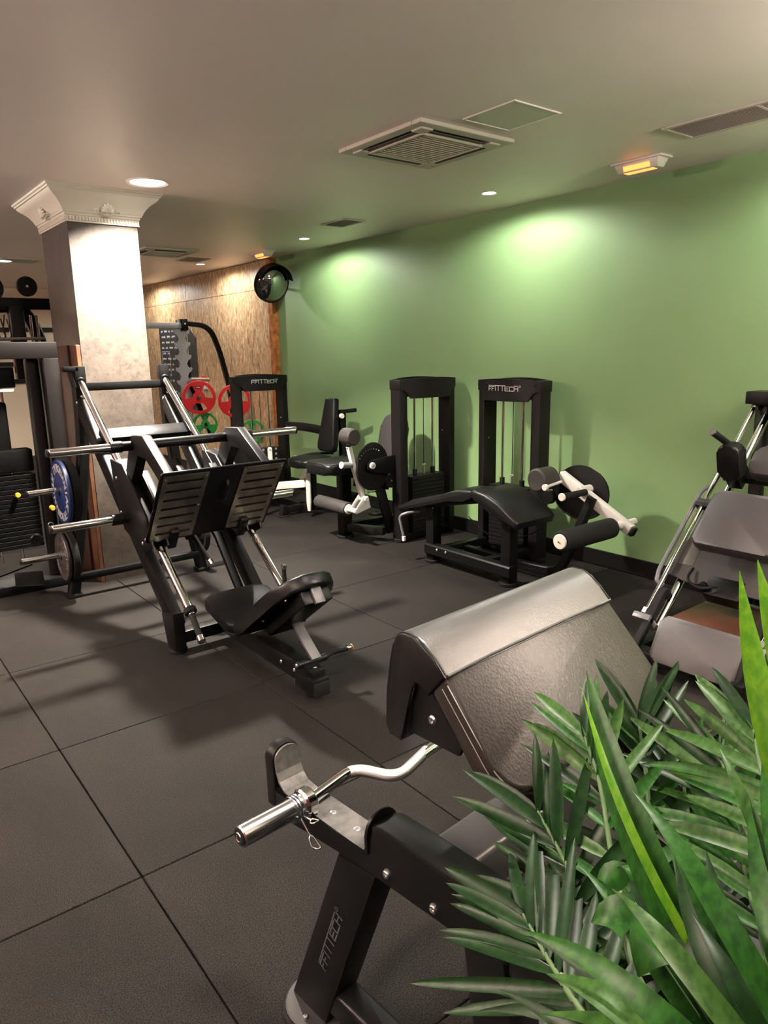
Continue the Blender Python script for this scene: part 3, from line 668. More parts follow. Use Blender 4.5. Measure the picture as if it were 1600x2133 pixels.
# weight plates -----------------------------------------------------------------
def ring_text(name, parent, m, c, ax, up, words, rad, h, dep=.0012):
    """letters set round a ring, read from outside; words = [(text, start angle deg)]"""
    bm = bm_new(); c, ax, up = V(c), V(ax).normalized(), V(up).normalized(); rt = up.cross(ax)
    for text, a0 in words:
        a = a0
        for ch in text:
            wd = h*.78
            if ch != ' ':
                cen = R(a); o = c+(up*math.sin(cen)+rt*math.cos(cen))*rad
                tx = (rt*math.sin(cen)-up*math.cos(cen)); ty = (up*math.sin(cen)+rt*math.cos(cen))
                for (p, q_) in GL[ch]:
                    stroke(bm, o+tx*(p[0]-.5)*wd+ty*(p[1]-.5)*h, o+tx*(q_[0]-.5)*wd+ty*(q_[1]-.5)*h, h*.21, ax, dep)
            a -= math.degrees(wd*1.28/rad)
    return obj(name, bm, m, parent, 0)
def bumper(c, r, th, m, label, group, text=None, tm=ink, name='bumper_plate'):
    t = thing(name, label, 'weight plate', c, group)
    bm = bm_new(); lathe(bm, [(.026, -th/2), (r*.62, -th/2), (r*.66, -th/2+.004), (r*.86, -th/2+.004), (r*.90, -th/2), (r-.006, -th/2), (r, -th/2+.006), (r, th/2-.006), (r-.006, th/2), (.026, th/2), (.026, -th/2)], c, (1,0,0), 48, cap=False); b = obj('disc', bm, m, t)
    bm = bm_new(); lathe(bm, [(.0245, -th/2-.002), (.045, -th/2-.002), (.047, -th/2+.001), (.0245, th/2)], c, (1,0,0), 24, cap=False); obj('hub', bm, dullsteel if m is not blue_p else blue_p, t)
    if text: ring_text('lettering', t, tm, V(c)+V((-th/2+.003, 0, 0)), (-1,0,0), (0,0,1), text, r*.74, r*.235, .002)
    return t
PY = 3.085; hz1, hz2 = .775-.02, .32-.0
bumper((LX-.485, PY, .756), .225, .030, blue_p, 'blue rubber bumper plate with white lettering on the upper horn', 'plates stored on the leg press', [('MANIAK', 62), ('20KG', -60), ('MANIAK', 242), ('20KG', 120)])
bumper((LX-.435, PY, .756), .215, .055, rubber, 'thick black bumper plate hidden behind the blue plate', 'plates stored on the leg press')
bumper((LX-.525, PY, .302), .170, .026, mat('dark_plate_rubber', (.020, .017, .017), .5), 'thin black plate with faint lettering on the lower left horn', 'plates stored on the leg press', [('MANIAK', 60), ('10KG', 240)], mat('dull_lettering', (.22, .18, .17), .5))
bumper((LX-.480, PY, .302), .180, .045, rubber, 'thick black plate on the lower left horn behind the thin lettered one', 'plates stored on the leg press')
bumper((LX+.49, PY, .302), .150, .04, rubber, 'black plate on the right storage horn of the leg press', 'plates stored on the leg press')

# ================================================================== WEIGHT TOWERS
def tower(t, c, a, b, logo_on=True, stack_h=.58):
    """c = floor centre, a = unit along the width, b = unit out of the lettered face"""
    c, a, b = V(c), V(a), V(b); zz = V((0,0,1))
    HW, HE, HC = .322, .066, .135
    def bow(u): return HE+(HC-HE)*math.cos(max(-1, min(1, u/HW))*PI/2)**.8
    def pt(u, v, z): return c+a*u+b*v+zz*z
    def apron(sg, name):
        bm = bm_new(); n = 20; us = [-HW+2*HW*k/n for k in range(n+1)]; rows = []
        for u in us:
            d = bow(u); f = abs(u)/HW
            zb = 1.262 if f < .74 else (1.262+.075*min(1, (f-.74)/.09))
            zt = 1.418+.018*math.cos(u/HW*PI/2)
            rows.append([bm.verts.new(pt(u, sg*d, zb)), bm.verts.new(pt(u, sg*d, zt)), bm.verts.new(pt(u, sg*(d-.016), zt)), bm.verts.new(pt(u, sg*(d-.016), zb))])
        for r0, r1 in zip(rows, rows[1:]):
            for k in range(4): bm.faces.new((r0[k], r0[(k+1) % 4], r1[(k+1) % 4], r1[k]))
        bm.faces.new(rows[0]); bm.faces.new(list(reversed(rows[-1])))
        return obj(name, bm, plaque, t, 40)
    front = apron(1, 'front_hood'); apron(-1, 'rear_hood')
    for s in (-1, 1):
        bm = bm_new(); obox(bm, pt(s*(HW-.030), 0, 1.378), a, b, zz, .066, HE*2+.006, .084, .006); obj('hood_end', bm, plaque, t)
        bm = bm_new(); slab(bm, [pt(s*(HW-.004), -HE+.006, .03), pt(s*(HW-.004), HE-.006, .03), pt(s*(HW-.055), HE+.010, .03), pt(s*(HW-.075), HE+.008, .03), pt(s*(HW-.075), -HE-.008, .03), pt(s*(HW-.055), -HE-.010, .03)], zz*1.32); obj('post', bm, plaque, t, 25)
        one('rubber_foot', rubber, t, cyl, pt(s*(HW-.035), 0, 0), pt(s*(HW-.035), 0, .032), .058, 22, .004)
        gr = one('guide_rod', chrome, t, cyl, pt(s*.105, 0, .2), pt(s*.105, 0, 1.40), .0105, 12)
        one('rod_bumper', rubber, gr, cyl, pt(s*.105, 0, stack_h), pt(s*.105, 0, stack_h+.055), .021, 14, .003)
        bolt(t, pt(s*(HW-.075)-s*.001, .02, .95), -a*s, .006)
    one('hood_floor', black, t, obox, pt(0, 0, 1.385), a, b, zz, HW*2-.06, .17, .012)
    one('cable', black, t, cyl, pt(0, 0, stack_h+.05), pt(0, 0, 1.39), .0032, 8)
    one('selector_stem', zinc, t, cyl, pt(0, 0, stack_h), pt(0, 0, stack_h+.075), .010, 12, .002); one('stem_shackle', zinc, t, cyl, pt(-.018, 0, stack_h+.085), pt(.018, 0, stack_h+.085), .007, 10)
    bm = bm_new(); n = 15; h = (stack_h-.07)/n
    for k in range(n): obox(bm, pt(0, 0, .07+h*(k+.5)), a, b, zz, .38, .13, h-.004, .002, 1)
    obj('weight_stack', bm, black2, t, 0)
    one('base_rail', black, t, obox, pt(0, 0, .045), a, b, zz, HW*2-.12, .10, .05, .005)
    if logo_on:
        nb = b; uxx = zz.cross(nb)*1.0      # reading direction seen from outside
        def fn(u, v): 
            q_ = uxx*u; d = bow(q_.dot(a)); return c+q_+b*(d+.0004)+zz*(1.362+v)
        logo('lettering', front, silverink, c, uxx, zz, .30, .0015, fn)

# ---- prone leg curl (nearest on the green wall)
m3 = thing('prone_leg_curl', 'prone leg curl machine with a peaked two-part black bench by the green wall', 'leg curl', (3.2, 1.5, 0))
tower(m3, (3.73, 1.77, 0), (0,1,0), (-1,0,0))
def pad_along(bm, prof, x0, x1, th, bevel=.02):
    """prof = top-line points (y, z); a cushion of thickness th"""
    n = len(prof); top = [V((0, y, z)) for y, z in prof]; bot = [V((0, y, z-th)) for y, z in prof]
    slab(bm, [V((x0, p.y, p.z)) for p in top]+[V((x0, p.y, p.z)) for p in reversed(bot)], (x1-x0, 0, 0), bevel, 3)
bm = bm_new()
poly = [(2.36, .425), (2.345, .445), (2.15, .53), (1.80, .625), (1.66, .675), (1.52, .69), (1.455, .675), (1.46, .625), (1.60, .615), (1.75, .575), (2.1, .475), (2.33, .405)]
slab(bm, [V((3.00, y, z-.018)) for y, z in poly], (.26, 0, 0), .022, 3); obj('chest_pad', bm, leather, m3, 60)
poly = [(1.45, .685), (1.40, .700), (1.30, .685), (1.17, .640), (1.04, .560), (1.005, .525), (1.02, .480), (1.08, .495), (1.22, .570), (1.38, .620), (1.44, .635)]
bm = bm_new(); slab(bm, [V((2.925, y, z)) for y, z in poly], (.41, 0, 0), .022, 3); obj('hip_pad', bm, leather, m3, 60)
bm = bm_new(); beam(bm, (3.13, 2.25, .435), (3.13, 1.45, .60), .07, .05, (0,0,1), .006); beam(bm, (3.13, 1.5, .60), (3.13, 1.08, .50), .07, .05, (0,0,1), .006); obj('pad_rail', bm, black, m3)
for y, zt in ((2.05, .46), (1.245, .56)):
    bm = bm_new(); box(bm, (3.085, y-.045, .02), (3.175, y+.045, zt), .008); obj('leg', bm, black, m3)
    one('rubber_foot', rubber, m3, cyl, (3.13, y, 0), (3.13, y, .024), .072, 24, .004)
bm = bm_new(); rect_sweep(bm, [(3.10, 2.08, .115), (3.10, 1.18, .115)], .085, .085, (0,0,1)); bs = obj('base_beam', bm, black, m3)
for y in (1.93, 1.83): bolt(m3, (3.057, y, .13), (-1,0,0), .010)
bolt(m3, (3.08, 2.0, .455), (-1,0,0), .008)
for y in (2.02, 1.55):
    bm = bm_new(); beam(bm, (3.13, y, .09), (3.66, y-.02, .09), .07, .06, (0,0,1), .006); obj('base_beam', bm, black, m3)
bm = bm_new(); rect_sweep(bm, fillet([(3.40, 1.95, .075), (3.40, 1.25, .075), (3.42, 1.02, .085), (3.46, .80, .66)], .16, 8), .06, .055, (1,0,0)); obj('lever_post', bm, black, m3)
for y, k in ((2.13, 1),):
    for sx in (-1, 1):
        g = one('hand_lever', greysteel, m3, tube, fillet([(3.13+sx*.05, 2.16, .40), (3.13+sx*.15, 2.19, .40), (3.13+sx*.19, 2.25, .37), (3.13+sx*.17, 2.22, .20)], .04), .0115, 10)
        one('lever_tip', white_pl, g, cyl, (3.13+sx*.17, 2.22, .205), (3.13+sx*.168, 2.218, .165), .016, 12, .003)
one('warning_sticker', mat('orange_sticker', (.75, .38, .06), .5), m3, box, (3.700, 1.5235, 1.165), (3.735, 1.5250, 1.235))
# lever arm, cam disc, roller
pv = V((3.50, .90, .70))
bm = bm_new(); slab(bm, on((3.565, .985, .665), (0,1,0), (0,0,1), [(.235*math.cos(R(a))*(1 if not 40 < a < 130 else .88), .185*math.sin(R(a))*(1.0 if a < 180 else 1.12)) for a in range(0, 360, 10)]), (.022, 0, 0), .004); cam3 = obj('cam_disc', bm, black2, m3)
bm = bm_new(); pts = [V((3.563, .985+.235*math.cos(R(a)), .665+.20*math.sin(R(a)))) for a in range(180, 365, 8)]; tube(bm, pts, .006, 6); obj('cam_cable', bm, rubber, cam3)
bm = bm_new(); beam(bm, (3.50, 1.105, .775), (3.50, .515, .475), .055, .075, (0,0,1), .006); arm3 = obj('lever_arm', bm, white, m3)
bm = bm_new(); obox(bm, (3.50, .50, .468), (1,0,0), (0,.9,.45), (0,-.45,.9), .047, .02, .058, .003); obj('arm_end_cap', bm, rubber, arm3)
one('pivot_boss', white, arm3, cyl, (3.44, .90, .695), (3.60, .90, .695), .03, 18, .004)
bm = bm_new(); cyl(bm, (3.30, 1.165, .752), (3.47, 1.165, .752), .083, 28, .012); obj('counterweight', bm, mat('charcoal_plastic', (.020, .017, .016), .45), m3)
one('counterweight_stem', black, m3, beam, (3.50, 1.10, .77), (3.44, 1.17, .755), .03, .03)
kn = one('adjusting_knob', white, m3, cyl, (3.30, 1.075, .715), (3.47, 1.075, .735), .011, 12); one('knob_head', white_pl, kn, cyl, (3.285, 1.075, .714), (3.31, 1.075, .716), .023, 18, .003)
g = one('lever_grip', rubber, m3, cyl, (3.215, .86, .690), (3.46, .86, .690), .023, 16); one('grip_cap', white_pl, g, cyl, (3.200, .86, .690), (3.216, .86, .690), .027, 18, .003)
g = one('roller_pad', rubber, m3, lathe, [(.03, 0), (.058, .002), (.066, .010), (.068, .03), (.068, .495), (.066, .515), (.058, .523), (.03, .525)], (2.85, .58, .505), (1,0,0), 30)
one('roller_tube', white, m3, cyl, (3.37, .58, .505), (3.64, .58, .505), .024, 18, .004); one('roller_cap', white_pl, g, cyl, (2.836, .58, .505), (2.852, .58, .505), .047, 24, .003); bolt(g, (2.836, .58, .505), (-1,0,0), .008)
one('tube_collar', white, m3, cyl, (3.47, .58, .505), (3.495, .58, .505), .031, 18, .003)
one('cam_pulley', black2, m3, cyl, (3.48, 1.20, .60), (3.52, 1.20, .60), .05, 20, .004)
one('drive_cable', black, m3, tube, fillet([(3.52, 1.25, .36), (3.50, 1.45, .24), (3.45, 1.75, .20), (3.45, 1.98, .33)], .15), .004, 8)

# ---- seated leg extension (middle)
m2 = thing('leg_extension', 'seated leg extension machine with a round cam disc, middle of the wall machines', 'leg extension', (3.1, 2.9, 0))
tower(m2, (3.60, 2.70, 0), (1,0,0), (0,1,0))
bm = bm_new(); slab(bm, on((3.075, 2.755, .70), (1,0,0), (0,0,1), [(.175*math.cos(R(a)), .215*math.sin(R(a))) if a > 180 else (.165*math.cos(R(a)), .205*math.sin(R(a))) for a in range(0, 360, 10)]), (0, .022, 0), .004); cam2 = obj('cam_disc', bm, black2, m2)
for a in range(60, 150, 11): bolt(cam2, (3.06+.15*math.cos(R(a)), 2.755, .70+.15*math.sin(R(a))), (0,-1,0), .005, name='scale_mark')
bm = bm_new(); slab(bm, [(3.33, 2.71, .785), (3.03, 2.71, .765), (2.985, 2.71, .735), (2.985, 2.71, .685), (3.03, 2.71, .655), (3.33, 2.71, .60)], (0, .016, 0), .003); br = obj('cam_bracket', bm, black, m2)
one('pivot_cap', white_pl, br, cyl, (3.025, 2.71, .715), (3.025, 2.690, .715), .028, 22, .004); bolt(br, (3.025, 2.690, .715), (0,-1,0), .010)
bm = bm_new(); rect_sweep(bm, fillet([(2.855, 2.80, .885), (2.90, 2.80, .70), (2.995, 2.80, .40)], .1), .04, .04, (0,1,0)); arm2 = obj('lever_arm', bm, white, m2)
for dy in (-.045, .035):
    bm = bm_new(); slab(bm, [(2.96, 2.79+dy, .455), (3.005, 2.79+dy, .45), (3.03, 2.79+dy, .345), (2.90, 2.79+dy, .315), (2.86, 2.79+dy, .335)], (0, .008, 0), .002); obj('roller_link', bm, white, arm2)
one('link_pin', white_pl, arm2, cyl, (2.985, 2.735, .425), (2.985, 2.84, .425), .022, 18, .003)
one('roller_tube', white, m2, cyl, (2.875, 2.735, .335), (2.875, 2.90, .335), .022, 16, .003)
g = one('roller_pad', mat('worn_foam', (.013, .011, .010), .75), m2, lathe, [(.03, 0), (.054, .002), (.060, .012), (.060, .46), (.052, .475), (.03, .477)], (2.875, 2.86, .335), (0,1,0), 30)
one('roller_ring', white_pl, g, cyl, (2.875, 2.845, .335), (2.875, 2.862, .335), .043, 24, .003)
bm = bm_new(); cyl(bm, (2.865, 2.73, .968), (2.865, 2.87, .968), .072, 28, .012); obj('counterweight', bm, MATS['charcoal_plastic'], m2)
one('counterweight_stem', black, m2, beam, (2.865, 2.80, .93), (2.85, 2.80, .86), .03, .03, (0,1,0))
g = one('side_handle', greysteel, m2, cyl, (2.78, 2.80, .735), (2.88, 2.80, .725), .026, 16); one('handle_cap', white_pl, g, cyl, (2.768, 2.80, .736), (2.782, 2.80, .735), .029, 18, .003)
# seat and back
bm = bm_new(); slab(bm, on((2.99, 3.18, .615), (1,0,0), (0,1,0), rrect(.46, .40, .07, 5)), (0, 0, .10), .035, 4); obj('seat', bm, leather, m2, 60)
bm = bm_new(); slab(bm, on((3.58, 3.16, .84), (.22,0,1), (0,1,0), rrect(.52, .34, .13, 6)), (.07, 0, -.013), .022, 3); obj('back_pad', bm, padgrey, m2, 60)
bm = bm_new(); beam(bm, (3.05, 3.18, .58), (3.72, 3.18, .58), .08, .08, (0,0,1), .006); beam(bm, (3.70, 3.18, .54), (3.76, 3.18, 0.98), .06, .06, (0,1,0), .006); obj('seat_frame', bm, black, m2)
bm = bm_new(); box(bm, (3.00, 3.12, .02), (3.10, 3.22, .60), .008); obj('leg', bm, black, m2)
one('rubber_foot', rubber, m2, cyl, (3.05, 3.17, 0), (3.05, 3.17, .024), .08, 24, .004)
bm = bm_new(); beam(bm, (3.05, 3.12, .10), (3.20, 2.78, .10), .06, .07, (0,0,1), .006); beam(bm, (3.08, 3.17, .10), (3.75, 3.17, .08), .06, .07, (0,0,1), .006); beam(bm, (3.72, 3.17, .08), (3.72, 2.78, .08), .06, .07, (0,0,1), .006); obj('base_beam', bm, black, m2)
bm = bm_new(); beam(bm, (3.18, 2.83, .54), (3.28, 2.78, .08), .035, .09, (1,0,0), .005); obj('cam_strut', bm, black, m2)
bm = bm_new(); cyl(bm, (3.05, 3.02, .53), (3.30, 2.83, .49), .036, 18); obj('drive_tube', bm, black, m2)
pl2 = one('cam_pulley', black2, m2, cyl, (3.265, 2.745, .55), (3.265, 2.785, .55), .062, 24, .004); bolt(pl2, (3.265, 2.745, .55), (0,-1,0), .009)
one('drive_cable', black, m2, tube, fillet([(3.05, 2.80, .47), (3.17, 2.80, .46), (3.24, 2.80, .44), (3.20, 2.80, .38), (3.0, 2.84, .30)], .06), .0045, 8)

# ---- hip abductor (farthest)
m1 = thing('hip_abductor_machine', 'seated hip machine with pale grey arms and tall black backrest, farthest wall machine', 'hip machine', (3.25, 4.4, 0))
tower(m1, (3.265, 5.06, 0), (1,0,0), (0,-1,0))
bm = bm_new(); pd = V((-.16, 0, -1)).normalized()
outl = [(-.085, -.265), (-.075, -.285), (.075, -.285), (.085, -.265), (.150, .19), (.140, .245), (.10, .265), (-.10, .265), (-.140, .245), (-.150, .19)]
slab(bm, on((3.50, 4.10, .92), (0,1,0), pd, outl), V((1,0,-.16)).normalized()*.075, .02, 3); obj('back_pad', bm, leather, m1, 60)
bm = bm_new(); beam(bm, (3.64, 4.02, 1.08), (3.64, 4.02, .04), .06, .07, (0,1,0), .006); obj('back_post', bm, black, m1)
one('rubber_foot', rubber, m1, cyl, (3.64, 4.02, 0), (3.64, 4.02, .03), .07, 20, .004)
for z in (1.00, .88, .76): bolt(m1, (3.62, 3.985, z), (0,-1,0), .009)
kn = one('adjusting_knob', white_pl, m1, cyl, (3.605, 3.985, 1.02), (3.60, 3.95, 1.02), .025, 18, .004)
bm = bm_new(); beam(bm, (3.64, 4.02, 1.06), (3.70, 3.86, 1.08), .05, .04, (0,0,1), .005); obj('top_stub', bm, black, m1)
bm = bm_new(); slab(bm, on((3.27, 4.07, .535), (1,0,0), (0,1,0), rrect(.40, .40, .12, 6)), (0, 0, .085), .03, 4); obj('seat', bm, leather, m1, 60)
bm = bm_new(); beam(bm, (3.64, 4.03, .50), (3.28, 4.08, .50), .07, .07, (0,0,1), .006); beam(bm, (3.29, 4.30, .08), (3.29, 4.98, .08), .08, .08, (0,0,1), .006); beam(bm, (3.64, 4.03, .07), (3.29, 4.3, .07), .08, .07, (0,0,1), .006); beam(bm, (3.30, 4.10, .50), (3.30, 4.10, .07), .07, .07, (0,1,0), .006); obj('seat_frame', bm, black, m1)
for sx in (-1, 1):
    g = one('seat_handle', rubber, m1, tube, fillet([(3.62, 4.05+sx*.12, .62), (3.45, 4.07+sx*.23, .62), (3.24, 4.07+sx*.23, .60)], .08), .014, 12)
    one('handle_cap', white_pl, g, cyl, (3.245, 4.07+sx*.23, .60), (3.225, 4.07+sx*.23, .599), .019, 14, .003)
bm = bm_new(); rect_sweep(bm, fillet([(3.54, 4.98, .86), (3.56, 4.6, .87), (3.62, 4.25, .84), (3.64, 4.05, .83)], .2, 6), .05, .085, (0,0,1)); obj('upper_brace', bm, black, m1)
# pale linkage arms
bm = bm_new(); slab(bm, on((3.11, 4.62, .52), (1,0,0), (0,0,1), rrect(.05, .34, .024, 4)), (0, -.016, 0), .003); a1 = obj('link_arm', bm, white, m1); bolt(a1, (3.11, 4.602, .66), (0,-1,0), .008)
bm = bm_new(); beam(bm, (3.12, 4.62, .40), (3.05, 4.45, .30), .05, .07, (0,0,1), .006); beam(bm, (3.05, 4.45, .30), (3.20, 4.07, .36), .055, .075, (0,0,1), .006); beam(bm, (3.05, 4.45, .28), (2.86, 4.40, .10), .05, .06, (0,0,1), .006); obj('link_arm', bm, white, m1)
bm = bm_new(); tube(bm, [(3.22, 4.05, .465), (3.22, 4.05, .33), (3.22, 4.05, .17), (3.22, 4.05, .075)], [.026, .026, .026, .018], 16); obj('link_post', bm, white, m1)
bm = bm_new(); beam(bm, (3.36, 4.40, .33), (3.30, 4.15, .45), .05, .06, (0,0,1), .006); obj('link_arm', bm, white, m1)
bm = bm_new(); box(bm, (3.02, 4.64, .20), (3.24, 4.74, .68), .008); gb = obj('gear_housing', bm, black2, m1)
for k in range(9):
    z = .66-k*.052; bolt(gb, (3.20, 4.64, z), (0,-1,0), .013); 
    if k < 2: bolt(gb, (3.05+k*.0, 4.64, z), (0,-1,0), .013)
bm = bm_new(); slab(bm, on((2.86, 4.60, .60), (.9,-.4,0), (0,0,1), rrect(.17, .34, .03, 4)), V((.4,.9,0))*.06, .015, 3); obj('knee_pad', bm, leather, m1, 60)
bm = bm_new(); beam(bm, (3.06, 4.31, .06), (3.34, 4.28, .075), .06, .07, (0,0,1), .006); slab(bm, [(3.03, 4.27, .02), (3.10, 4.27, .02), (3.10, 4.27, .11), (3.05, 4.27, .12)], (0, .08, 0), .004); obj('base_outrigger', bm, black, m1)
one('foot_disc', rubber, m1, cyl, (3.06, 4.31, 0), (3.06, 4.31, .014), .075, 24, .004)
# loose chain and small plates behind the hip machine
for k, (x, y) in enumerate(((3.84, 4.42), (3.88, 4.20), (3.84, 3.72))):
    bm = bm_new(); lathe(bm, [(.02, 0), (.085, 0), (.09, .006), (.09, .022), (.085, .028), (.02, .028), (.02, 0)], (x, y, 0), (0,0,1), 28, cap=False)
    o = obj('small_plate', bm, [black2, dullsteel, black2][k], None, 40, loc=(x, y, 0)); tag(o, ['small black plate on the floor under the hip machine backrest', 'small worn grey plate on the floor beside the skirting', 'small black plate on the floor against the skirting'][k], 'weight plate', 'small plates on the floor by the wall')

# ================================================================== PREACHER CURL BENCH
PA = R(5.0); PL = V((math.cos(PA), math.sin(PA), 0)); PG = V((PL.y, -PL.x, 0)); PF = V((.185, -.73, 0)); ZZ = V((0,0,1))
def W(s, t, z): return PF+PL*s+PG*t+ZZ*z
pb = thing('preacher_bench', 'black preacher curl bench with a sloping leather arm pad in the foreground', 'preacher bench', W(.37, .4, 0))
SW = .74
for k, sc in enumerate((0.0, SW)):
    sg = -1 if k == 0 else 1
    # main beam with the lower bar rest
    bm = bm_new()
    prof = [(-.055, .535), (-.055, .612), (.285, .612), (.300, .640), (.305, .690), (.33, .700), (.640, .700), (.655, .690), (.655, .578), (.25, .572)]
    slab(bm, [W(sc-.038, t, z) for t, z in prof], PL*.076, .008, 2); arm = obj('side_arm', bm, black, pb, 30)
    # steel rest plate curling up into a catch
    bm = bm_new(); pr_ = [(.278, .613), (.02, .613), (-.015, .617), (-.036, .632), (-.046, .655), (-.050, .690)]
    top = pr_; bot = [(t+.0045 if i > 2 else t, z+.0045 if i < 4 else z+.001) for i, (t, z) in enumerate(pr_)]
    for (a, b), (c_, d_) in zip(zip(top, top[1:]), zip(bot, bot[1:])):
        A, B, D, E_ = a, b, c_, d_
        hexa(bm, [W(sc-.037, *A), W(sc+.037, *A), W(sc+.037, *B), W(sc-.037, *B), W(sc-.037, *D), W(sc+.037, *D), W(sc+.037, *E_), W(sc-.037, *E_)])
    bmesh.ops.remove_doubles(bm, verts=bm.verts, dist=.0002)
    cap = [W(sc+.037*math.cos(R(a)), -.050, .688+.030*math.sin(R(a))) for a in range(0, 181, 15)]; slab(bm, cap, PG*.005)
    rp = obj('rest_plate', bm, dullsteel, arm, 30)
    for t in (.13, .215): bolt(rp, W(sc, t, .6175), ZZ, .008, name='screw', h=.002)
    bm = bm_new(); slab(bm, [W(sc+.040*math.cos(R(a)), -.052, .690+.032*math.sin(R(a))) for a in range(0, 181, 15)]+[W(sc-.040, -.052, .56), W(sc+.040, -.052, .56)], -PG*.035, .006); obj('end_catch', bm, black2, arm)
    bm = bm_new(); slab(bm, [W(sc+.046*math.cos(R(a)), .292, .665+.045*math.sin(R(a))) for a in range(0, 181, 15)]+[W(sc-.046, .292, .62), W(sc+.046, .292, .62)], PG*.008, .002); obj('rest_flange', bm, black, arm)
    bm = bm_new(); slab(bm, [W(sc+.042*math.cos(R(a)), .655, .715+.03*math.sin(R(a))) for a in range(0, 181, 15)]+[W(sc-.042, .655, .60), W(sc+.042, .655, .60)], PG*.012, .002); obj('rear_catch', bm, black, arm)
    bm = bm_new(); obox(bm, W(sc, .76, .605), PL, PG, ZZ, .076, .19, .06, .006); obj('low_rest', bm, black, arm)
    bm = bm_new(); obox(bm, W(sc, .76, .638), PL, PG, ZZ, .074, .17, .005); lr = obj('low_rest_plate', bm, dullsteel, arm, 0); bolt(lr, W(sc, .75, .641), ZZ, .008, name='screw', h=.002)
    for t in (.355, .488): bolt(arm, W(sc+sg*.038, t, .605), PL*sg, .011, h=.008)
    # front post with lettering, rear post, feet
    bm = bm_new(); slab(bm, [W(sc-.040, t, z) for t, z in ((-.022, .03), (.115, .03), (.318, .575), (.190, .56))], PL*.080, .007, 2); fp = obj('front_post', bm, black, pb, 30)
    one('foot_disc', rubber, pb, cyl, W(sc, .045, 0), W(sc, .045, .022), .098, 32, .006); one('foot_ring', mat('warm_grey_ring', (.022, .020, .019), .5), pb, cyl, W(sc, .045, .022), W(sc, .045, .030), .090, 32, .004); bolt(pb, W(sc-.062, .065, .030), ZZ, .008)
    if k == 0:
        dirv = (W(0, .255, .57)-W(0, .05, .03)).normalized()
        logo('lettering', fp, greyink, W(sc-.0404, .135, .285), dirv, PL.cross(dirv)*(-1) if PL.cross(dirv).dot(PG) < 0 else PL.cross(dirv)*1, .20, .0006) if False else logo('lettering', fp, greyink, W(sc-.0404, .150, .300), dirv, (-PL).cross(dirv), .205, .0006)
    bm = bm_new(); slab(bm, [W(sc-.040, t, z) for t, z in ((.56, .58), (.655, .60), (.76, .02), (.64, .02))], PL*.080, .007, 2); obj('rear_post', bm, black, pb, 30)
    one('foot_disc', rubber, pb, cyl, W(sc, .70, 0), W(sc, .70, .022), .085, 32, .006)
    bm = bm_new(); beam(bm, W(sc, .06, .105), W(sc, .70, .105), .07, .075, (0,0,1), .012, 3); obj('base_beam', bm, black, pb)
bm = bm_new(); beam(bm, W(.038, .405, .555), W(SW-.038, .405, .555), .12, .115, (0,0,1), .014, 3); obj('cross_beam', bm, mat('satin_charcoal', (.045, .043, .045), .42), pb)
bm = bm_new(); beam(bm, W(.03, .48, .06), W(SW-.03, .48, .06), .10, .07, (0,0,1), .01, 2); obj('base_cross_beam', bm, MATS['satin_charcoal'], pb)
bm = bm_new(); cyl(bm, W(.37, .405, .60), W(.37, .405, .95), .045, 24); obj('pad_post', bm, black, pb)
bm = bm_new(); cyl(bm, W(.37, .405, .57), W(.37, .405, .66), .056, 24, .003); obj('post_sleeve', bm, black, pb)
# arm pad: smooth cap over the ridge, grained face below the seam
s0, s1 = .058, .680
def arc(p0, p1, p2, n=8):
    return [tuple((1-k/n)**2*V(p0)+2*(k/n)*(1-k/n)*V(p1)+(k/n)**2*V(p2)) for k in range(n+1)]
back = [(.270, .852), (.258, .875), (.266, .96), (.278, 1.03)]
ridge = [tuple(p[:2]) for p in arc((.284, 1.055, 0), (.294, 1.128, 0), (.372, 1.092, 0), 10)]
outer_cap = back+ridge+[(.40, 1.069), (.432, 1.038)]
inner_cap = [(.388, .985), (.350, 1.015), (.334, .985), (.318, .875), (.305, .852)]
def padslab(name, outer, inner, m, bev, a=s0, b=s1, par=pb):
    bm = bm_new(); slab(bm, [W(a, t, z) for t, z in outer+inner], PL*(b-a), bev, 4); return obj(name, bm, m, par, 60)
pc = padslab('pad_cap', outer_cap, inner_cap, smooth_leather, .008)
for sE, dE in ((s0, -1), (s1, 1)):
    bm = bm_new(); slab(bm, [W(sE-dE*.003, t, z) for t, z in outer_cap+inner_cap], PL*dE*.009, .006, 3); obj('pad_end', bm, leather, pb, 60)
def padface(bm, t0, z0, t1, z1, th, grow=0):
    u = V((t1-t0, z1-z0, 0)); L = u.length; ud = (W(0, t1, z1)-W(0, t0, z0)).normalized(); n = PL.cross(ud).normalized(); n = n if n.z > 0 else -n
    cen = W((s0+s1)/2, t0, z0); wd = (s1-s0)/2; r = .075
    pts = [(-wd, 0), (wd, 0)]+[(wd-r+r*math.cos(R(a)), L-r+r*math.sin(R(a))) for a in range(0, 91, 15)]+[(-wd+r-r*math.sin(R(a)), L-r+r*math.cos(R(a))) for a in range(0, 91, 15)]
    slab(bm, on(cen-n*th, PL, ud, pts), n*th, .012, 4); return cen, ud, n, L, wd, r
bm = bm_new(); cen, ud, nn, LL, wd, rr_ = padface(bm, .418, 1.048, .600, .840, .058); pf = obj('pad_face', bm, grain_leather, pb, 60)
bm = bm_new(); tube(bm, [W(s0+.004, .432, 1.040), W(.2, .431, 1.0435), W(.54, .431, 1.0435), W(s1-.004, .432, 1.040)], .0030, 8); obj('seam_piping', bm, smooth_leather, pc)
bm = bm_new()
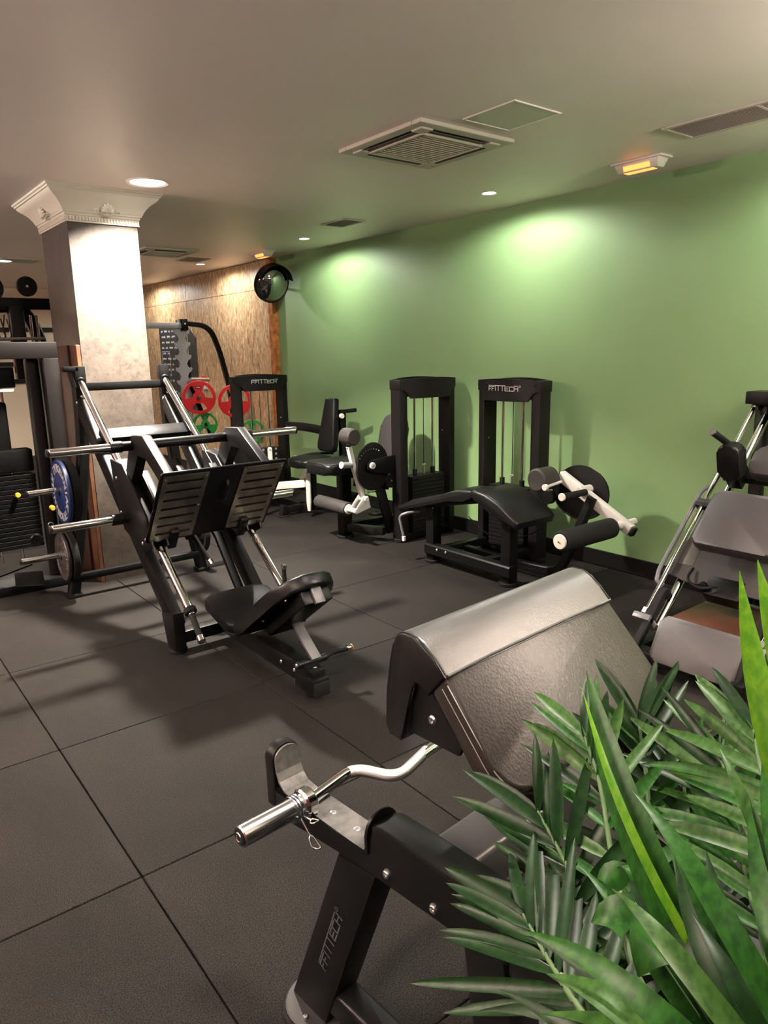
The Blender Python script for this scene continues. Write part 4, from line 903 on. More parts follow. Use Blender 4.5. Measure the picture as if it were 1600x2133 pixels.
for off in (.004,):
    for sg in (-1, 1):
        pts = [(sg*(wd-.006), .03)]+[(sg*(wd-.006), .06+k*(LL-.14)/14) for k in range(15)]+[(sg*(wd-.006-rr_+rr_*math.cos(R(a))), LL-rr_+(rr_-.006)*math.sin(R(a))) for a in range(10, 80, 12)]
        pp = on(cen, PL, ud, pts); tube(bm, [p-nn*.006+PL*sg*.004 for p in pp], .0014, 5)
        tube(bm, [p-nn*.022+PL*sg*.0063 for p in pp], .0010, 5)
obj('stitching', bm, stitch, pf, 0)
for sx in (s0+.10, s1-.10):
    bm = bm_new(); slab(bm, [W(sx-.004, t, z) for t, z in ((.300, .90), (.345, .985), (.43, .96), (.52, .865), (.47, .86), (.40, .84))], PL*.008); obj('pad_bracket', bm, black, pb, 0)
bm = bm_new(); slab(bm, [W(s0+.012, t, z) for t, z in ((.300, .872), (.318, 1.03), (.385, 1.035), (.478, .935), (.455, .872))], PL*.01); pk = obj('end_plate', bm, black2, pb, 0); bolt(pk, W(s0+.012, .385, .925), -PL, .011)
bm = bm_new(); slab(bm, on(W(.37, .93, .50), PL, PG, rrect(.34, .26, .06, 5)), ZZ*.07, .02, 3); obj('seat', bm, leather, pb, 60)
bm = bm_new(); beam(bm, W(.37, .46, .06), W(.37, .93, .06), .07, .07, (0,0,1), .008); beam(bm, W(.37, .93, .03), W(.37, .93, .50), .07, .07, (0,1,0), .008); obj('seat_post', bm, black, pb)

# curl bar and its spring collar ----------------------------------------------------
ez = thing('curl_bar', 'zigzag chrome curl bar resting on the preacher bench', 'curl bar', W(.37, .08, .64))
BZ = .6345
pts = [(-.036, .077), (.135, .046), (.185, .158), (.325, .122), (.415, .122), (.555, .158), (.605, .046), (.776, .077)]
bm = bm_new(); tube(bm, fillet([W(s, t, BZ) for s, t in pts], .045, 7), .0145, 18); obj('bar_shaft', bm, chrome, ez, 60)
bm = bm_new(); kn_pts = fillet([W(s, t, BZ) for s, t in pts[:4]], .045, 7)[3:24]; tube(bm, kn_pts, .0149, 18); obj('knurled_grip', bm, mat('knurled_chrome', (.62, .61, .60), .34, 1.0, bump=(900, .5)), ez, 60)
for a, b in ((-.036, -.217), (.776, .957)):
    sg = -1 if b < a else 1
    sl_ = one('sleeve', mat('satin_chrome', (.78, .77, .76), .20, 1.0), ez, cyl, W(a, .0765, BZ+.002), W(b, .0755, BZ+.002), .0250, 28, .003)
    one('sleeve_collar', chrome, sl_, cyl, W(a+sg*-.012, .077, BZ+.002), W(a+sg*.018, .077, BZ+.002), .0365, 28, .005)
    one('end_plug', rubber, sl_, cyl, W(b, .0755, BZ+.002), W(b+sg*.002, .0755, BZ+.002), .0195, 24); one('end_ring', chrome, sl_, tube, [W(b+sg*.003, .0755, BZ+.002)+PG*math.cos(R(q_))*.010+ZZ*math.sin(R(q_))*.010 for q_ in range(0, 360, 30)], .0028, 8, closed=True)
sc_ = thing('spring_collar', 'small wire spring collar clipped on the curl bar sleeve', 'collar', W(-.075, .077, BZ))
bm = bm_new(); hx = []
for k in range(0, 58): a = R(k*18); hx.append(W(-.062-.022*k/57, .077, BZ+.002)+PG*math.cos(a+.9)*.0283+ZZ*math.sin(a+.9)*.0283)
tube(bm, hx, .0029, 8); obj('coil', bm, mat('blued_wire', (.55, .62, .70), .18, 1.0), sc_, 60)
e0, e1 = hx[0], hx[-1]
def loop(nm, base, d1, d2, ln):
    bm = bm_new(); d1, d2 = V(d1).normalized(), V(d2).normalized()
    pts = [base, base+d1*ln*.55, base+d1*ln*.62+d2*.006, base+d1*ln*.95+d2*.010, base+d1*ln*1.0, base+d1*ln*.92-d2*.010, base+d1*ln*.66-d2*.006, base+d1*ln*.57]
    tube(bm, fillet(pts, .004, 3), .0024, 8); obj(nm, bm, chrome, sc_, 60)
loop('wire_handle', W(-.062, .100, BZ-.012), PG*.9+ZZ*-.10+PL*.25, PL, .035)
loop('wire_handle', W(-.074, .103, BZ-.008), PG*.75+ZZ*-.75+PL*.05, PL*.7+PG*.5, .078)

# ================================================================== HACK SQUAT
hs = thing('hack_squat', 'hack squat machine on inclined chrome rails at the right edge', 'hack squat', (3.2, -.35, 0))
HY0, HY1 = -.07, -.66
for k, y in enumerate((HY0, HY1)):
    sg = 1 if k == 0 else -1
    r1 = one('thin_rail', chrome, hs, cyl, (2.79, y+sg*.02, .235), (3.87, y+sg*.02, 1.315), .0135, 16)
    one('guide_rail', chrome, hs, cyl, (2.83, y-sg*.035, .165), (3.90, y-sg*.035, 1.235), .0235, 18)
    for p in ((2.80, .245), (3.855, 1.30)): one('rail_nut', zinc, r1, cyl, (p[0]-.012, y+sg*.02, p[1]-.012), (p[0]+.012, y+sg*.02, p[1]+.012), .023, 6)
    bm = bm_new(); obox(bm, (2.775, y+sg*.01, .205), (0,1,0), (.7,0,-.7), (.7,0,.7), .10, .10, .035, .004); obj('rail_foot_block', bm, greysteel, hs)
    bm = bm_new(); rect_sweep(bm, fillet([(2.62, y-sg*.02, .03), (2.66, y-sg*.02, .10), (2.90, y-sg*.02, .36), (2.93, y-sg*.03, .31)], .05), .04, .04, (0,1,0)); obj('lower_bumper', bm, rubber, hs)
    bm = bm_new(); beam(bm, (3.92, y, 1.30), (3.92, y, .02), .07, .07, (0,1,0), .006); obj('rear_post', bm, black, hs)
    bm = bm_new(); beam(bm, (2.60, y, .055), (3.95, y, .055), .07, .08, (0,0,1), .006); obj('base_beam', bm, black, hs)
    tube_pts = fillet([(2.965, y+sg*.02, .36), (2.945, y+sg*.055, .375), (3.0, y+sg*.075, .43), (3.40, y+sg*.075, .83), (3.45, y+sg*.04, .86)], .035)
    one('release_bar', greysteel, hs, tube, tube_pts, .0125, 12)
bm = bm_new(); box(bm, (3.80, HY1-.05, 1.31), (3.98, HY0+.06, 1.385), .006); obj('top_block', bm, plaque, hs)
bm = bm_new(); box(bm, (2.60, HY1, .05), (2.70, HY0, .10), .006); obj('base_cross_beam', bm, black, hs)
u45, n45, ly = V((.7071,0,.7071)), V((-.7071,0,.7071)), V((0,1,0))
def onp(x, y, z, e=0): return V((x, y, z))+n45*e
cmid = (HY0+HY1)/2
# carriage
for y in (HY0-.035, HY1+.035):
    bm = bm_new(); obox(bm, onp(3.26, y, .60), ly, u45, n45, .10, .46, .10, .008); obj('carriage_sleeve', bm, bronze, hs)
bm = bm_new(); slab(bm, on(onp(3.11, cmid, .47, .02), ly, u45, [(-.36, -.10), (-.20, -.13), (.20, -.13), (.36, -.10), (.33, .10), (.25, .22), (-.25, .22), (-.33, .10)]), n45*.012, .002); obj('carriage_plate', bm, mat('gritty_brown_coat', (.020, .016, .016), .7, bump=(400, .5)), hs)
bm = bm_new(); obox(bm, onp(3.35, cmid, .745, .03), ly, u45, n45, .70, .05, .05, .004); obj('carriage_cross_bar', bm, plaque, hs)
bm = bm_new(); obox(bm, onp(3.52, cmid, .905, .02), ly, u45, n45, .60, .05, .05, .004); obj('carriage_cross_bar', bm, plaque, hs)
bm = bm_new(); outl = rrect(.42, .35, .03, 5); slab(bm, on(onp(3.165, cmid-.03, .675, .055), ly, u45, outl), n45*.075, .02, 3); obj('back_pad', bm, padgrey, hs, 60)
bm = bm_new(); slab(bm, on(onp(3.47, cmid-.02, .965, .055), ly, u45, rrect(.22, .20, .05, 5)), n45*.07, .02, 3); obj('head_pad', bm, padgrey, hs, 60)
for sg, y in ((1, HY0-.10), (-1, HY1+.10)):
    bm = bm_new(); dn = V((-.25, 0, .97)).normalized(); dt = V((.97, 0, .25)).normalized()
    slab(bm, on(V((3.30, y-sg*.015, 1.02)), ly, dn, rrect(.125, .20, .04, 5)), dt*.085, .016, 3); obj('shoulder_pad', bm, leather, hs, 60)
    bm = bm_new(); obox(bm, onp(3.44, y, .95, -.01), ly, u45, n45, .08, .12, .12, .006); obj('shoulder_bracket', bm, plaque, hs)
    g = one('shoulder_grip', rubber, hs, cyl, (3.50, y+sg*.01, 1.055), (3.235, y+sg*.05, 1.195), .0185, 16); one('grip_end', greysteel, g, cyl, (3.235, y+sg*.05, 1.195), (3.228, y+sg*.051, 1.199), .019, 16)
for y in (HY0-.10, HY1+.10):
    bm = bm_new(); obox(bm, onp(3.30, y, .70, .045), ly, u45, n45, .05, .05, .02); obj('pad_hinge', bm, zinc, hs, 0)
bm = bm_new(); obox(bm, onp(3.02, cmid, .40, -.03), ly, u45, n45, .20, .12, .10, .01); obj('carriage_stop', bm, black, hs)
one('cable_loop', rubber, hs, tube, fillet([onp(3.06, cmid+.19, .45, .03), onp(3.0, cmid+.19, .39, .05), onp(2.97, cmid+.10, .36, .05), onp(3.0, cmid+.02, .40, .03)], .05), .007, 10)
one('stop_knob', rubber, hs, cyl, onp(3.00, cmid+.10, .40, .01), onp(2.98, cmid+.10, .38, .03), .022, 14)
# lower pad and wooden board
bm = bm_new(); pdn = V((-.88, 0, .47)).normalized(); pdu = V((.47, 0, .88)).normalized()
slab(bm, on(V((2.640, -.435, .190))-pdn*.045, ly, pdu, rrect(.44, .245, .035, 5)), pdn*.06, .016, 3); obj('lower_pad', bm, padgrey, hs, 60)
bm = bm_new(); obox(bm, V((2.64, -.435, .190))-pdn*.062, ly, pdu, pdn, .42, .23, .03, .005); obj('lower_pad_plate', bm, black, hs)
bm = bm_new(); slab(bm, [(2.73, -.62, .235), (2.75, -.195, .235), (3.24, -.19, .235), (3.24, -.62, .235)], (0,0,.018), .002); obj('wooden_board', bm, brownboard, hs, 0)
for yy in (-.23, -.58):
    one('board_leg', black, hs, box, (3.16, yy-.02, .09), (3.20, yy+.02, .235), .003); one('board_leg', black, hs, box, (2.80, yy-.02, .09), (2.84, yy+.02, .235), .003)
bm = bm_new(); box(bm, (3.25, -.62, .235), (3.29, -.20, .262), .003); obj('board_stop', bm, greysteel, hs)

# ================================================================== SMITH MACHINE AND ITS PLATES
sm = thing('smith_machine', 'tall rack with grey saw-toothed uprights and a bent black frame by the strand board', 'smith machine', (3.1, 7.2, 0))
SX0, SX1, SY = 2.46, 3.20, 6.90
for x in (SX0, SX1):
    pts = []; z0, z1 = .28, 2.02; n = 11; st = (z1-z0)/n
    right = []; 
    for k in range(n):
        z = z0+k*st
        right += [(.045, z), (.062, z+.25*st), (.098, z+.42*st), (.112, z+.60*st), (.100, z+.72*st), (.082, z+.66*st), (.060, z+.74*st), (.046, z+.92*st)]
    poly = right+[(.05, z1+.07), (-.05, z1+.07)]+[(-a, b) for a, b in reversed(right)]
    bm = bm_new(); slab(bm, [V((x+a, SY, z)) for a, z in poly], (0, .012, 0)); obj('toothed_upright', bm, rackgrey, sm, 0)
    bm = bm_new(); box(bm, (x-.035, SY+.012, 0), (x+.035, SY+.082, 2.09), .005); obj('upright', bm, greysteel, sm)
    one('smith_rod', chrome, sm, cyl, (x+.13, SY+.16, .05), (x+.13, SY+.16, 2.04), .0125, 12)
    h = one('bar_hook', zinc, sm, cyl, (x+.03, SY-.10, 1.345), (x+.30, SY-.06, 1.335), .026, 16, .004)
    one('hook_sleeve', black2, sm, cyl, (x+.13, SY+.16, 1.22), (x+.13, SY+.16, 1.62), .024, 14)
    for z in (.40, .82, 1.78): bolt(sm, (x, SY, z), (0,-1,0), .010)
bm = bm_new(); box(bm, (SX0-.05, SY-.03, 1.985), (SX1+.0, SY+.05, 2.055), .005); obj('top_cross_bar', bm, rackgrey, sm)
bm = bm_new(); box(bm, (SX1-.005, SY-.05, 1.96), (SX1+.075, SY+.06, 2.10), .005); cb = obj('corner_bracket', bm, black, sm); bolt(cb, (SX1+.035, SY-.05, 2.04), (0,-1,0), .012)
for x in (SX1+.05,):
    bm = bm_new(); rect_sweep(bm, fillet([(x, SY+.02, 2.05), (x+.36, SY+.06, 2.02), (x+.50, SY+.10, 1.72), (x+.66, SY+.16, 1.15), (x+.71, SY+.22, .03)], .22, 9), .06, .06, (0,1,0)); obj('bent_frame', bm, black, sm)
bm = bm_new(); beam(bm, (SX1+.02, SY+.05, 1.45), (SX1+.30, SY-.06, .55), .05, .05, (0,1,0), .005); beam(bm, (SX1+.30, SY-.06, .58), (SX1+.70, SY+.2, .52), .05, .05, (0,0,1), .005); obj('brace', bm, black, sm)
bm = bm_new(); box(bm, (SX0, SY, .0), (SX1+.8, SY+.07, .07), .005); obj('base_beam', bm, black, sm)
def disc_plate(c, ax, r, m, label, group, name='grip_plate'):
    t = thing(name, label, 'weight plate', c, group); ax = V(ax).normalized(); s, u, d = basis(ax); c = V(c)
    bm = bm_new(); th = .030
    lathe(bm, [(r*.80, -th/2), (r*.97, -th/2), (r, -th/2+.006), (r, th/2-.006), (r*.97, th/2), (r*.80, th/2), (r*.80, -th/2)], c, ax, 44, cap=False)
    lathe(bm, [(.027, -th/2), (r*.36, -th/2), (r*.36, th/2), (.027, th/2), (.027, -th/2)], c, ax, 32, cap=False)
    for k in range(3):
        a0 = R(90+120*k); A = []
        for (a, rr) in ((-30, .30), (-26, .84), (0, .86), (26, .84), (30, .30)):
            q_ = a0+R(a); A.append(c-ax*th*.38+(s*math.cos(q_)+u*math.sin(q_))*r*rr)
        slab(bm, A, ax*th*.76)
    b = obj('disc', bm, m, t, 40)
    bm = bm_new(); q_ = R(90); o = c+u*r*.60-ax*(th*.40)
    slab(bm, on(o, s, u, rrect(r*.34, r*.11, .004, 2)), -ax*.003); lb = obj('label_patch', bm, rubber, t, 0)
    bm = bm_new(); slab(bm, on(o-ax*.003, s, u, rrect(r*.24, r*.04, .001, 1)), -ax*.001); obj('label_print', bm, ink, t, 0)
    return t
gax = V((.35, 1, 0))
disc_plate((3.30, 6.74, 1.118), gax, .215, red, 'red grip plate nearest the toothed upright', 'red grip plates on the smith machine')
disc_plate((3.74, 6.62, 1.055), gax, .215, red, 'red grip plate seen through the farthest weight tower', 'red grip plates on the smith machine')
disc_plate((3.41, 6.85, .755), gax, .160, green_p, 'green grip plate under the bent frame brace', 'green grip plates on the smith machine')
disc_plate((3.83, 6.35, .66), gax, .160, green_p, 'green grip plate partly hidden by the farthest weight tower', 'green grip plates on the smith machine')
for (x, y, z) in ((3.30, 6.74, 1.118), (3.74, 6.62, 1.055), (3.41, 6.85, .755), (3.83, 6.35, .66)):
    one('plate_peg', chrome, sm, cyl, V((x, y, z))-gax.normalized()*.06, V((x, y, z))+gax.normalized()*.28, .022, 14)

# chalkboard and the small box on the strand board -------------------------------------
cb_ = thing('chalkboard', 'black chalkboard with white handwritten notes leaning on the strand board', 'chalkboard', (3.93, 8.9, .75))
one('board', chalk_b, cb_, slab, [(XB-.012, 9.58, .80), (XB-.012, 8.20, .80), (XB-.012, 8.20, 1.90), (XB-.012, 8.60, 2.16), (XB-.012, 9.58, 2.10)], (.010, 0, 0), smooth=0)
bm = bm_new(); rnd = random.Random(3)
for k in range(13):
    z = 2.02-k*.085; y = 9.50-rnd.random()*.05; n = rnd.randint(2, 4)
    for wv in range(n):
        L = .07+rnd.random()*.10; pts = []
        m_ = int(L/.012)
        for i in range(m_): pts.append(V((XB-.0135, y-i*.012, z+(.016 if i % 2 else -.012)*(0.5+rnd.random()*.7))))
        for p, q_ in zip(pts, pts[1:]): stroke(bm, p, q_, .007, (-1,0,0), .001)
        y -= L+.05
for a, b in (((9.52, 1.71), (9.20, 1.71)), ((9.20, 1.71), (9.20, 1.34)), ((9.20, 1.34), (9.52, 1.34)), ((9.52, 1.34), (9.52, 1.71))): stroke(bm, (XB-.0135, a[0], a[1]), (XB-.0135, b[0], b[1]), .006, (-1,0,0), .001)
obj('chalk_writing', bm, ink, cb_, 0)['kind'] = 'stuff'
db = thing('wall_dispenser', 'small white box with a red top on the strand board wall', 'dispenser', (XB-.03, 7.96, 1.2))
one('body', white_pl, db, box, (XB-.07, 7.89, 1.155), (XB, 8.02, 1.265), .008); one('red_clip', red, db, box, (XB-.06, 7.93, 1.265), (XB, 7.99, 1.345), .006)

# ================================================================== CABLE MACHINE (far left)
gymblack = mat('matt_black', (.002, .002, .002), .55, 0, .05); gymblack2 = mat('brown_black_paint', (.006, .0048, .0046), .42, 0, .10)
cm = thing('cable_machine', 'black multi-station cable machine with weight stack left of the column', 'cable machine', (.35, 3.7, 0))
one('top_beam', gymblack2, cm, box, (-.65, 3.40, 1.655), (.795, 3.50, 1.770), .008)
for x0, x1 in ((.690, .795), (-.65, -.545)):
    one('front_post', gymblack2, cm, box, (x0, 3.40, 0), (x1, 3.50, 1.660), .008)
one('shroud', black2, cm, box, (.60, 3.52, .05), (.69, 3.60, 1.66), .02, 3)
one('guide_post', mat('gloss_black', (.012, .012, .013), .12), cm, cyl, (.655, 3.56, .1), (.655, 3.56, 1.655), .03, 20)
for x in (.30, .44, .16, .02):
    one('guide_rod', chrome, cm, cyl, (x, 3.62, .2), (x, 3.62, 1.68), .011, 12)
bm = bm_new(); n = 16
for k in range(n): box(bm, (-.05, 3.54, .30+k*.034), (.58, 3.70, .30+k*.034+.029), .002, 1)
obj('weight_stack', bm, gymblack, cm, 0)
one('stack_header', gymblack, cm, box, (-.05, 3.55, .86), (.58, 3.69, 1.02), .01)
one('pulley_carriage', gymblack, cm, box, (.05, 3.52, 1.46), (.52, 3.66, 1.60), .01); one('carriage_trim', white_pl, cm, box, (.05, 3.50, 1.435), (.50, 3.60, 1.452), .003)
one('stack_shroud', gymblack, cm, box, (.12, 3.60, .88), (.46, 3.68, 1.36), .02, 3)
for k, (p, q_) in enumerate((((.44, 3.50, .70), (.44, 3.53, .70)), ((.63, 3.36, .60), (.63, 3.41, .60)))):
    kn = one('selector_pin', yellow, cm, cyl, p, q_, .018, 16, .004); one('pin_stem', yellow, kn, cyl, q_, (q_[0]+.0, q_[1]+.02, q_[2]), .009, 10)
for p in ((.78, 4.40, 1.90), (.42, 4.45, 1.98)): pass
# rear tower with pulleys, rods and a curved post
bm = bm_new(); box(bm, (-.4, 4.16, 2.03), (1.02, 4.24, 2.115), .008); obj('upper_beam', bm, black, cm)
bm = bm_new(); rect_sweep(bm, fillet([(.55, 4.30, 2.05), (.80, 4.30, 2.06), (.905, 4.30, 1.80), (.93, 4.30, .02)], .18, 8), .09, .08, (0,1,0)); obj('curved_post', bm, black, cm)
for p, r in (((.815, 4.14, 2.20), .075), ((.55, 4.14, 2.18), .10), ((.56, 4.14, 2.10), .06)):
    pu = one('pulley', black2, cm, cyl, p, (p[0], p[1]+.035, p[2]), r, 28, .006); bolt(pu, p, (0,-1,0), .010)
bm = bm_new(); box(bm, (.66, 4.10, 1.50), (.76, 4.20, 2.05), .008); obj('rear_post', bm, black, cm)
for x in (.64, .79, .835): one('short_rod', chrome, cm, cyl, (x, 4.05, 1.55), (x, 4.05, 1.98), .010, 10)
for x in (.50, .56, .60): one('strap_loop', rubber, cm, tube, fillet([(x, 4.0, 1.98), (x-.02, 4.0, 1.86), (x+.0, 4.0, 1.79), (x+.035, 4.0, 1.82), (x+.012, 4.0, 1.95)], .02), .005, 8)
bm = bm_new(); cyl(bm, (.46, 3.98, 1.80), (.86, 3.98, 1.805), .012, 12); obj('hanger_bar', bm, dullsteel, cm)
one('base_beam', black, cm, box, (-.65, 3.40, .0), (.80, 4.40, .07), .006); one('side_base', black, cm, beam, (-.3, 3.35, .045), (.53, 3.93, .045), .08, .07)
bm = bm_new(); slab(bm, [(.30, 3.25, .10), (.48, 3.20, .085), (.52, 3.42, .13), (.34, 3.46, .14)], (0,0,.012), .003); obj('foot_plate', bm, black, cm)
one('low_pulley', black2, cm, cyl, (.50, 3.38, .38), (.50, 3.42, .38), .045, 20, .005); one('snap_ring', zinc, cm, tube, [(.60+.018*math.cos(R(a)), 3.36, .48+.022*math.sin(R(a))) for a in range(0, 360, 30)], .003, 6, closed=True)

# ================================================================== FOREGROUND PLANTS
FRONDS = [
    ([(0.192, -1.76, 0.781), (0.312, -1.603, 0.879), (0.387, -1.527, 0.978), (0.418, -1.49, 1.04)], 0.135, 'd'),
    ([(0.1, -1.754, 0.842), (0.181, -1.62, 0.917), (0.254, -1.532, 1.001), (0.283, -1.479, 1.053)], 0.115, 'p'),
    ([(0.029, -1.755, 0.824), (0.086, -1.632, 0.879), (0.145, -1.561, 0.922), (0.165, -1.484, 0.973)], 0.13, 'd'),
    ([(-0.008, -1.805, 0.869), (0.002, -1.704, 0.882), (0.026, -1.627, 0.889), (0.053, -1.555, 0.901)], 0.13, 'd'),
    ([(0.229, -1.838, 0.86), (0.337, -1.739, 0.95), (0.385, -1.672, 1.001), (0.418, -1.633, 1.042)], 0.13, 'p'),
    ([(0.208, -1.85, 0.987), (0.3, -1.77, 1.061), (0.357, -1.72, 1.084), (0.39, -1.692, 1.119)], 0.12, 'p'),
    ([(0.204, -1.805, 0.775), (0.334, -1.697, 0.802), (0.394, -1.621, 0.866), (0.446, -1.565, 0.937)], 0.14, 'd'),
    ([(0.12, -1.887, 0.881), (0.245, -1.799, 0.892), (0.315, -1.738, 0.922), (0.366, -1.697, 0.958)], 0.13, 'm'),
]
BLADES = [
    ((-0.054, -1.803, 1.036), (0.061, -1.674, 1.156), (0.116, -1.591, 1.23), 0.013, 'l'),
    ((-0.087, -1.897, 1.024), (0.036, -1.799, 1.052), (0.101, -1.74, 1.078), 0.024, 'd'),
    ((-0.076, -1.871, 0.989), (0.041, -1.735, 1.015), (0.069, -1.63, 1.019), 0.022, 'm'),
    ((-0.086, -1.94, 1.066), (0.002, -1.875, 1.057), (0.062, -1.784, 1.057), 0.026, 'd'),
    ((0.011, -1.921, 1.079), (0.116, -1.836, 1.111), (0.221, -1.776, 1.191), 0.026, 'm'),
    ((-0.077, -1.85, 0.969), (-0.059, -1.752, 0.947), (-0.071, -1.625, 0.915), 0.024, 'd'),
    ((0.08, -1.886, 1.061), (0.186, -1.781, 1.131), (0.246, -1.713, 1.153), 0.022, 'p'),
    ((-0.036, -1.789, 1.03), (0.075, -1.687, 1.118), (0.143, -1.576, 1.247), 0.052, 'm'),
    ((-0.12, -1.955, 1.14), (-0.018, -1.848, 1.173), (0.035, -1.72, 1.186), 0.03, 'm'),
    ((-0.154, -1.943, 1.142), (-0.078, -1.837, 1.143), (-0.036, -1.747, 1.116), 0.03, 'p'),
    ((-0.141, -1.952, 1.123), (-0.083, -1.81, 1.093), (-0.078, -1.662, 1.028), 0.032, 'm'),
    ((-0.132, -1.915, 1.088), (-0.092, -1.817, 1.067), (-0.09, -1.71, 1.015), 0.046, 'p'),
    ((0.053, -1.877, 1.18), (0.149, -1.797, 1.264), (0.241, -1.719, 1.398), 0.04, 'l'),
    ((0.083, -1.882, 1.221), (0.176, -1.803, 1.315), (0.252, -1.734, 1.413), 0.036, 'l'),
    ((-0.107, -1.926, 1.079), (-0.072, -1.85, 1.055), (-0.119, -1.725, 0.997), 0.036, 'p'),
    ((-0.018, -1.923, 1.021), (0.097, -1.846, 1.05), (0.206, -1.772, 1.128), 0.034, 'm'),
    ((0.016, -1.925, 1.025), (0.137, -1.852, 1.062), (0.21, -1.777, 1.112), 0.03, 'd'),
    ((-0.005, -1.886, 0.976), (0.083, -1.8, 0.993), (0.163, -1.699, 1.043), 0.034, 'm'),
    ((-0.014, -1.906, 1.002), (0.086, -1.818, 1.018), (0.169, -1.743, 1.058), 0.034, 'd'),
    ((0.005, -1.846, 0.93), (0.081, -1.745, 0.959), (0.132, -1.656, 1.003), 0.036, 'd'),
    ((-0.049, -1.936, 1.058), (0.035, -1.859, 1.068), (0.091, -1.801, 1.065), 0.034, 'm'),
    ((-0.037, -1.847, 0.963), (-0.026, -1.734, 0.954), (-0.084, -1.606, 0.876), 0.03, 'd'),
    ((-0.045, -1.841, 0.958), (-0.0, -1.72, 0.984), (-0.017, -1.614, 0.95), 0.026, 'd'),
]
HEARTS = [
    ((0.065, -1.699, 1.031), (0.057, -1.667, 1.028), 0.045, 'm'),
    ((0.041, -1.729, 1.018), (0.022, -1.685, 0.997), 0.05, 'm'),
    ((0.033, -1.763, 1.022), (0.008, -1.758, 0.986), 0.06, 'm'),
    ((0.054, -1.781, 1.003), (0.098, -1.784, 1.017), 0.05, 'd'),
    ((0.081, -1.693, 1.052), (0.059, -1.721, 1.042), 0.03, 'm'),
]
LM = {'d': leaf_dark, 'm': leaf_mid, 'l': leaf_lime, 'p': leaf_pale}
POT = V((.30, -2.12, 0))
pot = thing('planter', 'dark planter holding the artificial plants, below the picture', 'planter', POT)
bm = bm_new(); lathe(bm, [(.10, 0), (.125, .02), (.15, .42), (.158, .45), (.145, .45), (.13, .40)], POT, (0,0,1), 36); obj('pot', bm, black2, pot)
bm = bm_new(); lathe(bm, [(.002, .405), (.132, .40)], POT, (0,0,1), 28, cap=False); obj('soil', bm, mat('dark_soil', (.02, .014, .01), .9), pot)
palm = thing('artificial_palm', 'artificial palm with narrow dark leaflets spreading over the preacher bench', 'plant', POT+V((0,0,.42)))
drac = thing('artificial_dracaena', 'artificial plant with broad strap leaves at the lower right corner', 'plant', POT+V((.02,-.03,.42)))
rp_ = random.Random(11); CAMP = V((-.614, -2.115, 1.668))
def catmull(P_, n):
    P_ = [V(p) for p in P_]; Q = [P_[0]*2-P_[1]]+P_+[P_[-1]*2-P_[-2]]; out = []
    for i in range(1, len(Q)-2):
        for k in range(n):
            t = k/n; a, b, c_, d_ = Q[i-1:i+3]
            out.append(.5*((2*b)+(c_-a)*t+(2*a-5*b+4*c_-d_)*t*t+(3*b-a-3*c_+d_)*t**3))
    out.append(P_[-1]); return out
def blade_mesh(bm, axis, width, nrm, fold=.25, prof=None, thick=.0009):
    """a leaf along the axis polyline: folded midrib, pointed tip, real thickness"""
    n = len(axis); rows = []
    for i, p in enumerate(axis):
        f = i/(n-1); d = (axis[min(i+1, n-1)]-axis[max(i-1, 0)]).normalized()
        nv = V(nrm); s = d.cross(nv)
        s = s.normalized(); up = s.cross(d).normalized()
        wv = width*.5*(prof(f) if prof else math.sin(PI*min(1, .12+f*.88))**.75)
        wv = max(wv, width*.012)
        rows.append([p-s*wv+up*wv*fold, p, p+s*wv+up*wv*fold, p+s*wv+up*(wv*fold-thick), p-up*thick, p-s*wv+up*(wv*fold-thick)])
    vr = [[bm.verts.new(q_) for q_ in r_] for r_ in rows]
    for a, b in zip(vr, vr[1:]):
        for k in range(6): bm.faces.new((a[k], a[(k+1) % 6], b[(k+1) % 6], b[k]))
    bm.faces.new(list(reversed(vr[0]))); bm.faces.new(vr[-1])
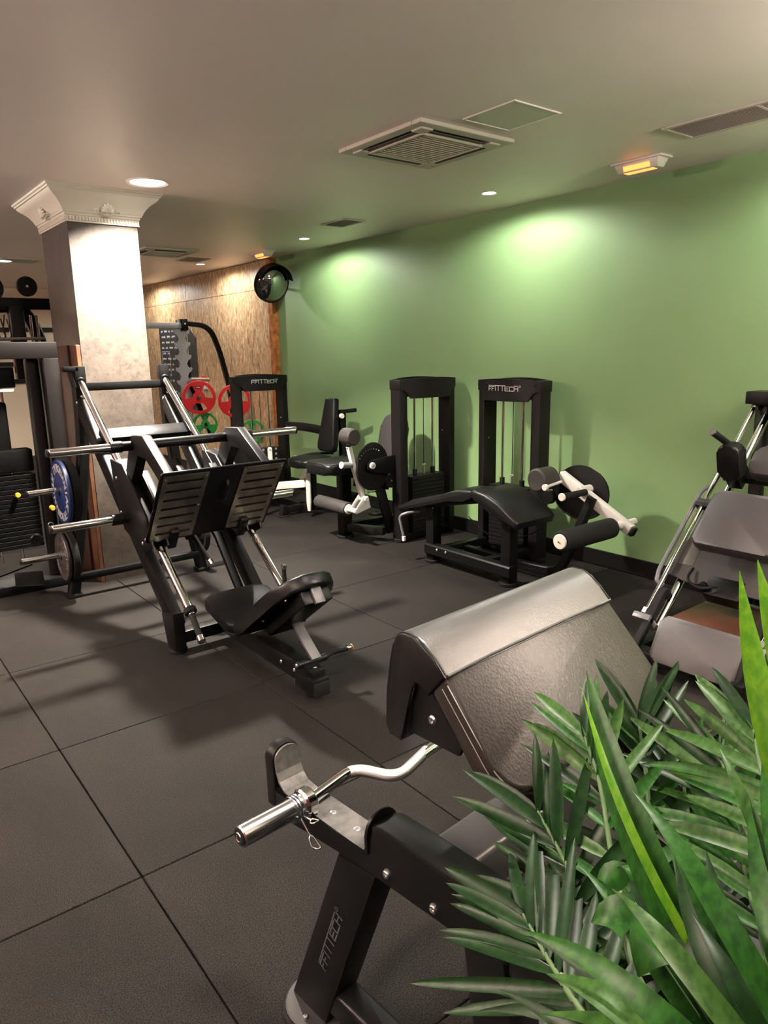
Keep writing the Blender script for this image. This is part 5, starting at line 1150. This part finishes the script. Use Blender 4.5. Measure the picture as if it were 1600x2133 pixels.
for (pts, L, mk) in FRONDS:
    ax = catmull([tuple(POT+V((0,0,.45)))]+list(pts), 8)
    bm = bm_new(); n = len(ax); tube(bm, ax, [.006*(1-.75*i/n)+.0008 for i in range(n)], 7); fo = obj('frond', bm, stem_m, palm, 60)
    i0 = int(n*.36); cnt = 0; nl = 10
    for k in range(nl):
        fi = i0+(n-1-i0)*k/(nl-1); i = min(int(fi), n-2); p = ax[i].lerp(ax[i+1], fi-i); d = (ax[i+1]-ax[i]).normalized()
        view = (p-CAMP).normalized(); side = d.cross(V((.35, -.55, .75)) if False else -view).normalized()
        f = k/(nl-1)
        for sg in (-1, 1):
            ang = R(62-38*f+rp_.uniform(-6, 6)); ll = L*1.22*(.72+.5*math.sin(PI*(.18+.72*f)))*rp_.uniform(.85, 1.1)
            dirn = (d*math.cos(ang)+side*sg*math.sin(ang)-view*rp_.uniform(-.30, .22)).normalized()
            bend = V((0, 0, -1))*ll*rp_.uniform(.05, .16)
            axl = [p+dirn*ll*t+bend*t*t for t in (0, .15, .35, .55, .75, .9, 1)]
            bm = bm_new(); blade_mesh(bm, axl, .0185*rp_.uniform(.9, 1.25), (-view+side*sg*rp_.uniform(-.6, 1.1)+V((0,0,.7))).normalized(), .42, lambda f: math.sin(PI*min(1, .10+.9*f**.8))**.9)
            mm = LM[mk] if rp_.random() < .6 else LM[rp_.choice('dmdm')]
            obj('leaflet', bm, mm, fo, 60)
for (a, b, c_, wd_, mk) in BLADES:
    base = POT+V((.02+rp_.uniform(-.05, .05), -.03+rp_.uniform(-.05, .05), .43)); B0, B1, B2, B3 = base, V(a), V(b)*1.25-V(a)*.125-V(c_)*.125, V(c_); ax = [B0*(1-t)**3+B1*3*t*(1-t)**2+B2*3*t*t*(1-t)+B3*t**3 for t in [k/22 for k in range(23)]]
    view = (V(b)-CAMP).normalized()
    bm = bm_new(); blade_mesh(bm, ax, wd_*.85, (-view+V((0,0,.25))+V((rp_.uniform(-.5, .5), rp_.uniform(-.5, .5), 0))).normalized(), .25, lambda f: (.35+.65*min(1, f*2.2))*(1 if f < .62 else max(0, 1-((f-.62)/.38)**1.7)))
    obj('strap_leaf', bm, LM[mk], drac, 60)
for (a, b, wd_, mk) in HEARTS:
    a, b = V(a), V(b); ax = [a.lerp(b, k/6)+V((0,0,.012*math.sin(PI*k/6))) for k in range(7)]; view = (a-CAMP).normalized()
    bm = bm_new(); blade_mesh(bm, ax, wd_, (-view+V((0,0,.5))).normalized(), .3, lambda f: min(1, f*6+.1)*(1-f)**.8*1.25); lf = obj('heart_leaf', bm, LM[mk], drac, 60)
    bm = bm_new(); tube(bm, catmull([tuple(POT+V((.02,-.02,.43))), tuple((POT+V((0,0,.43))).lerp(a, .6)+V((0,0,-.02))), tuple(a)], 6), .0022, 6); obj('leaf_stalk', bm, stem_m, drac, 60)
# yellow margin of the tallest strap leaf
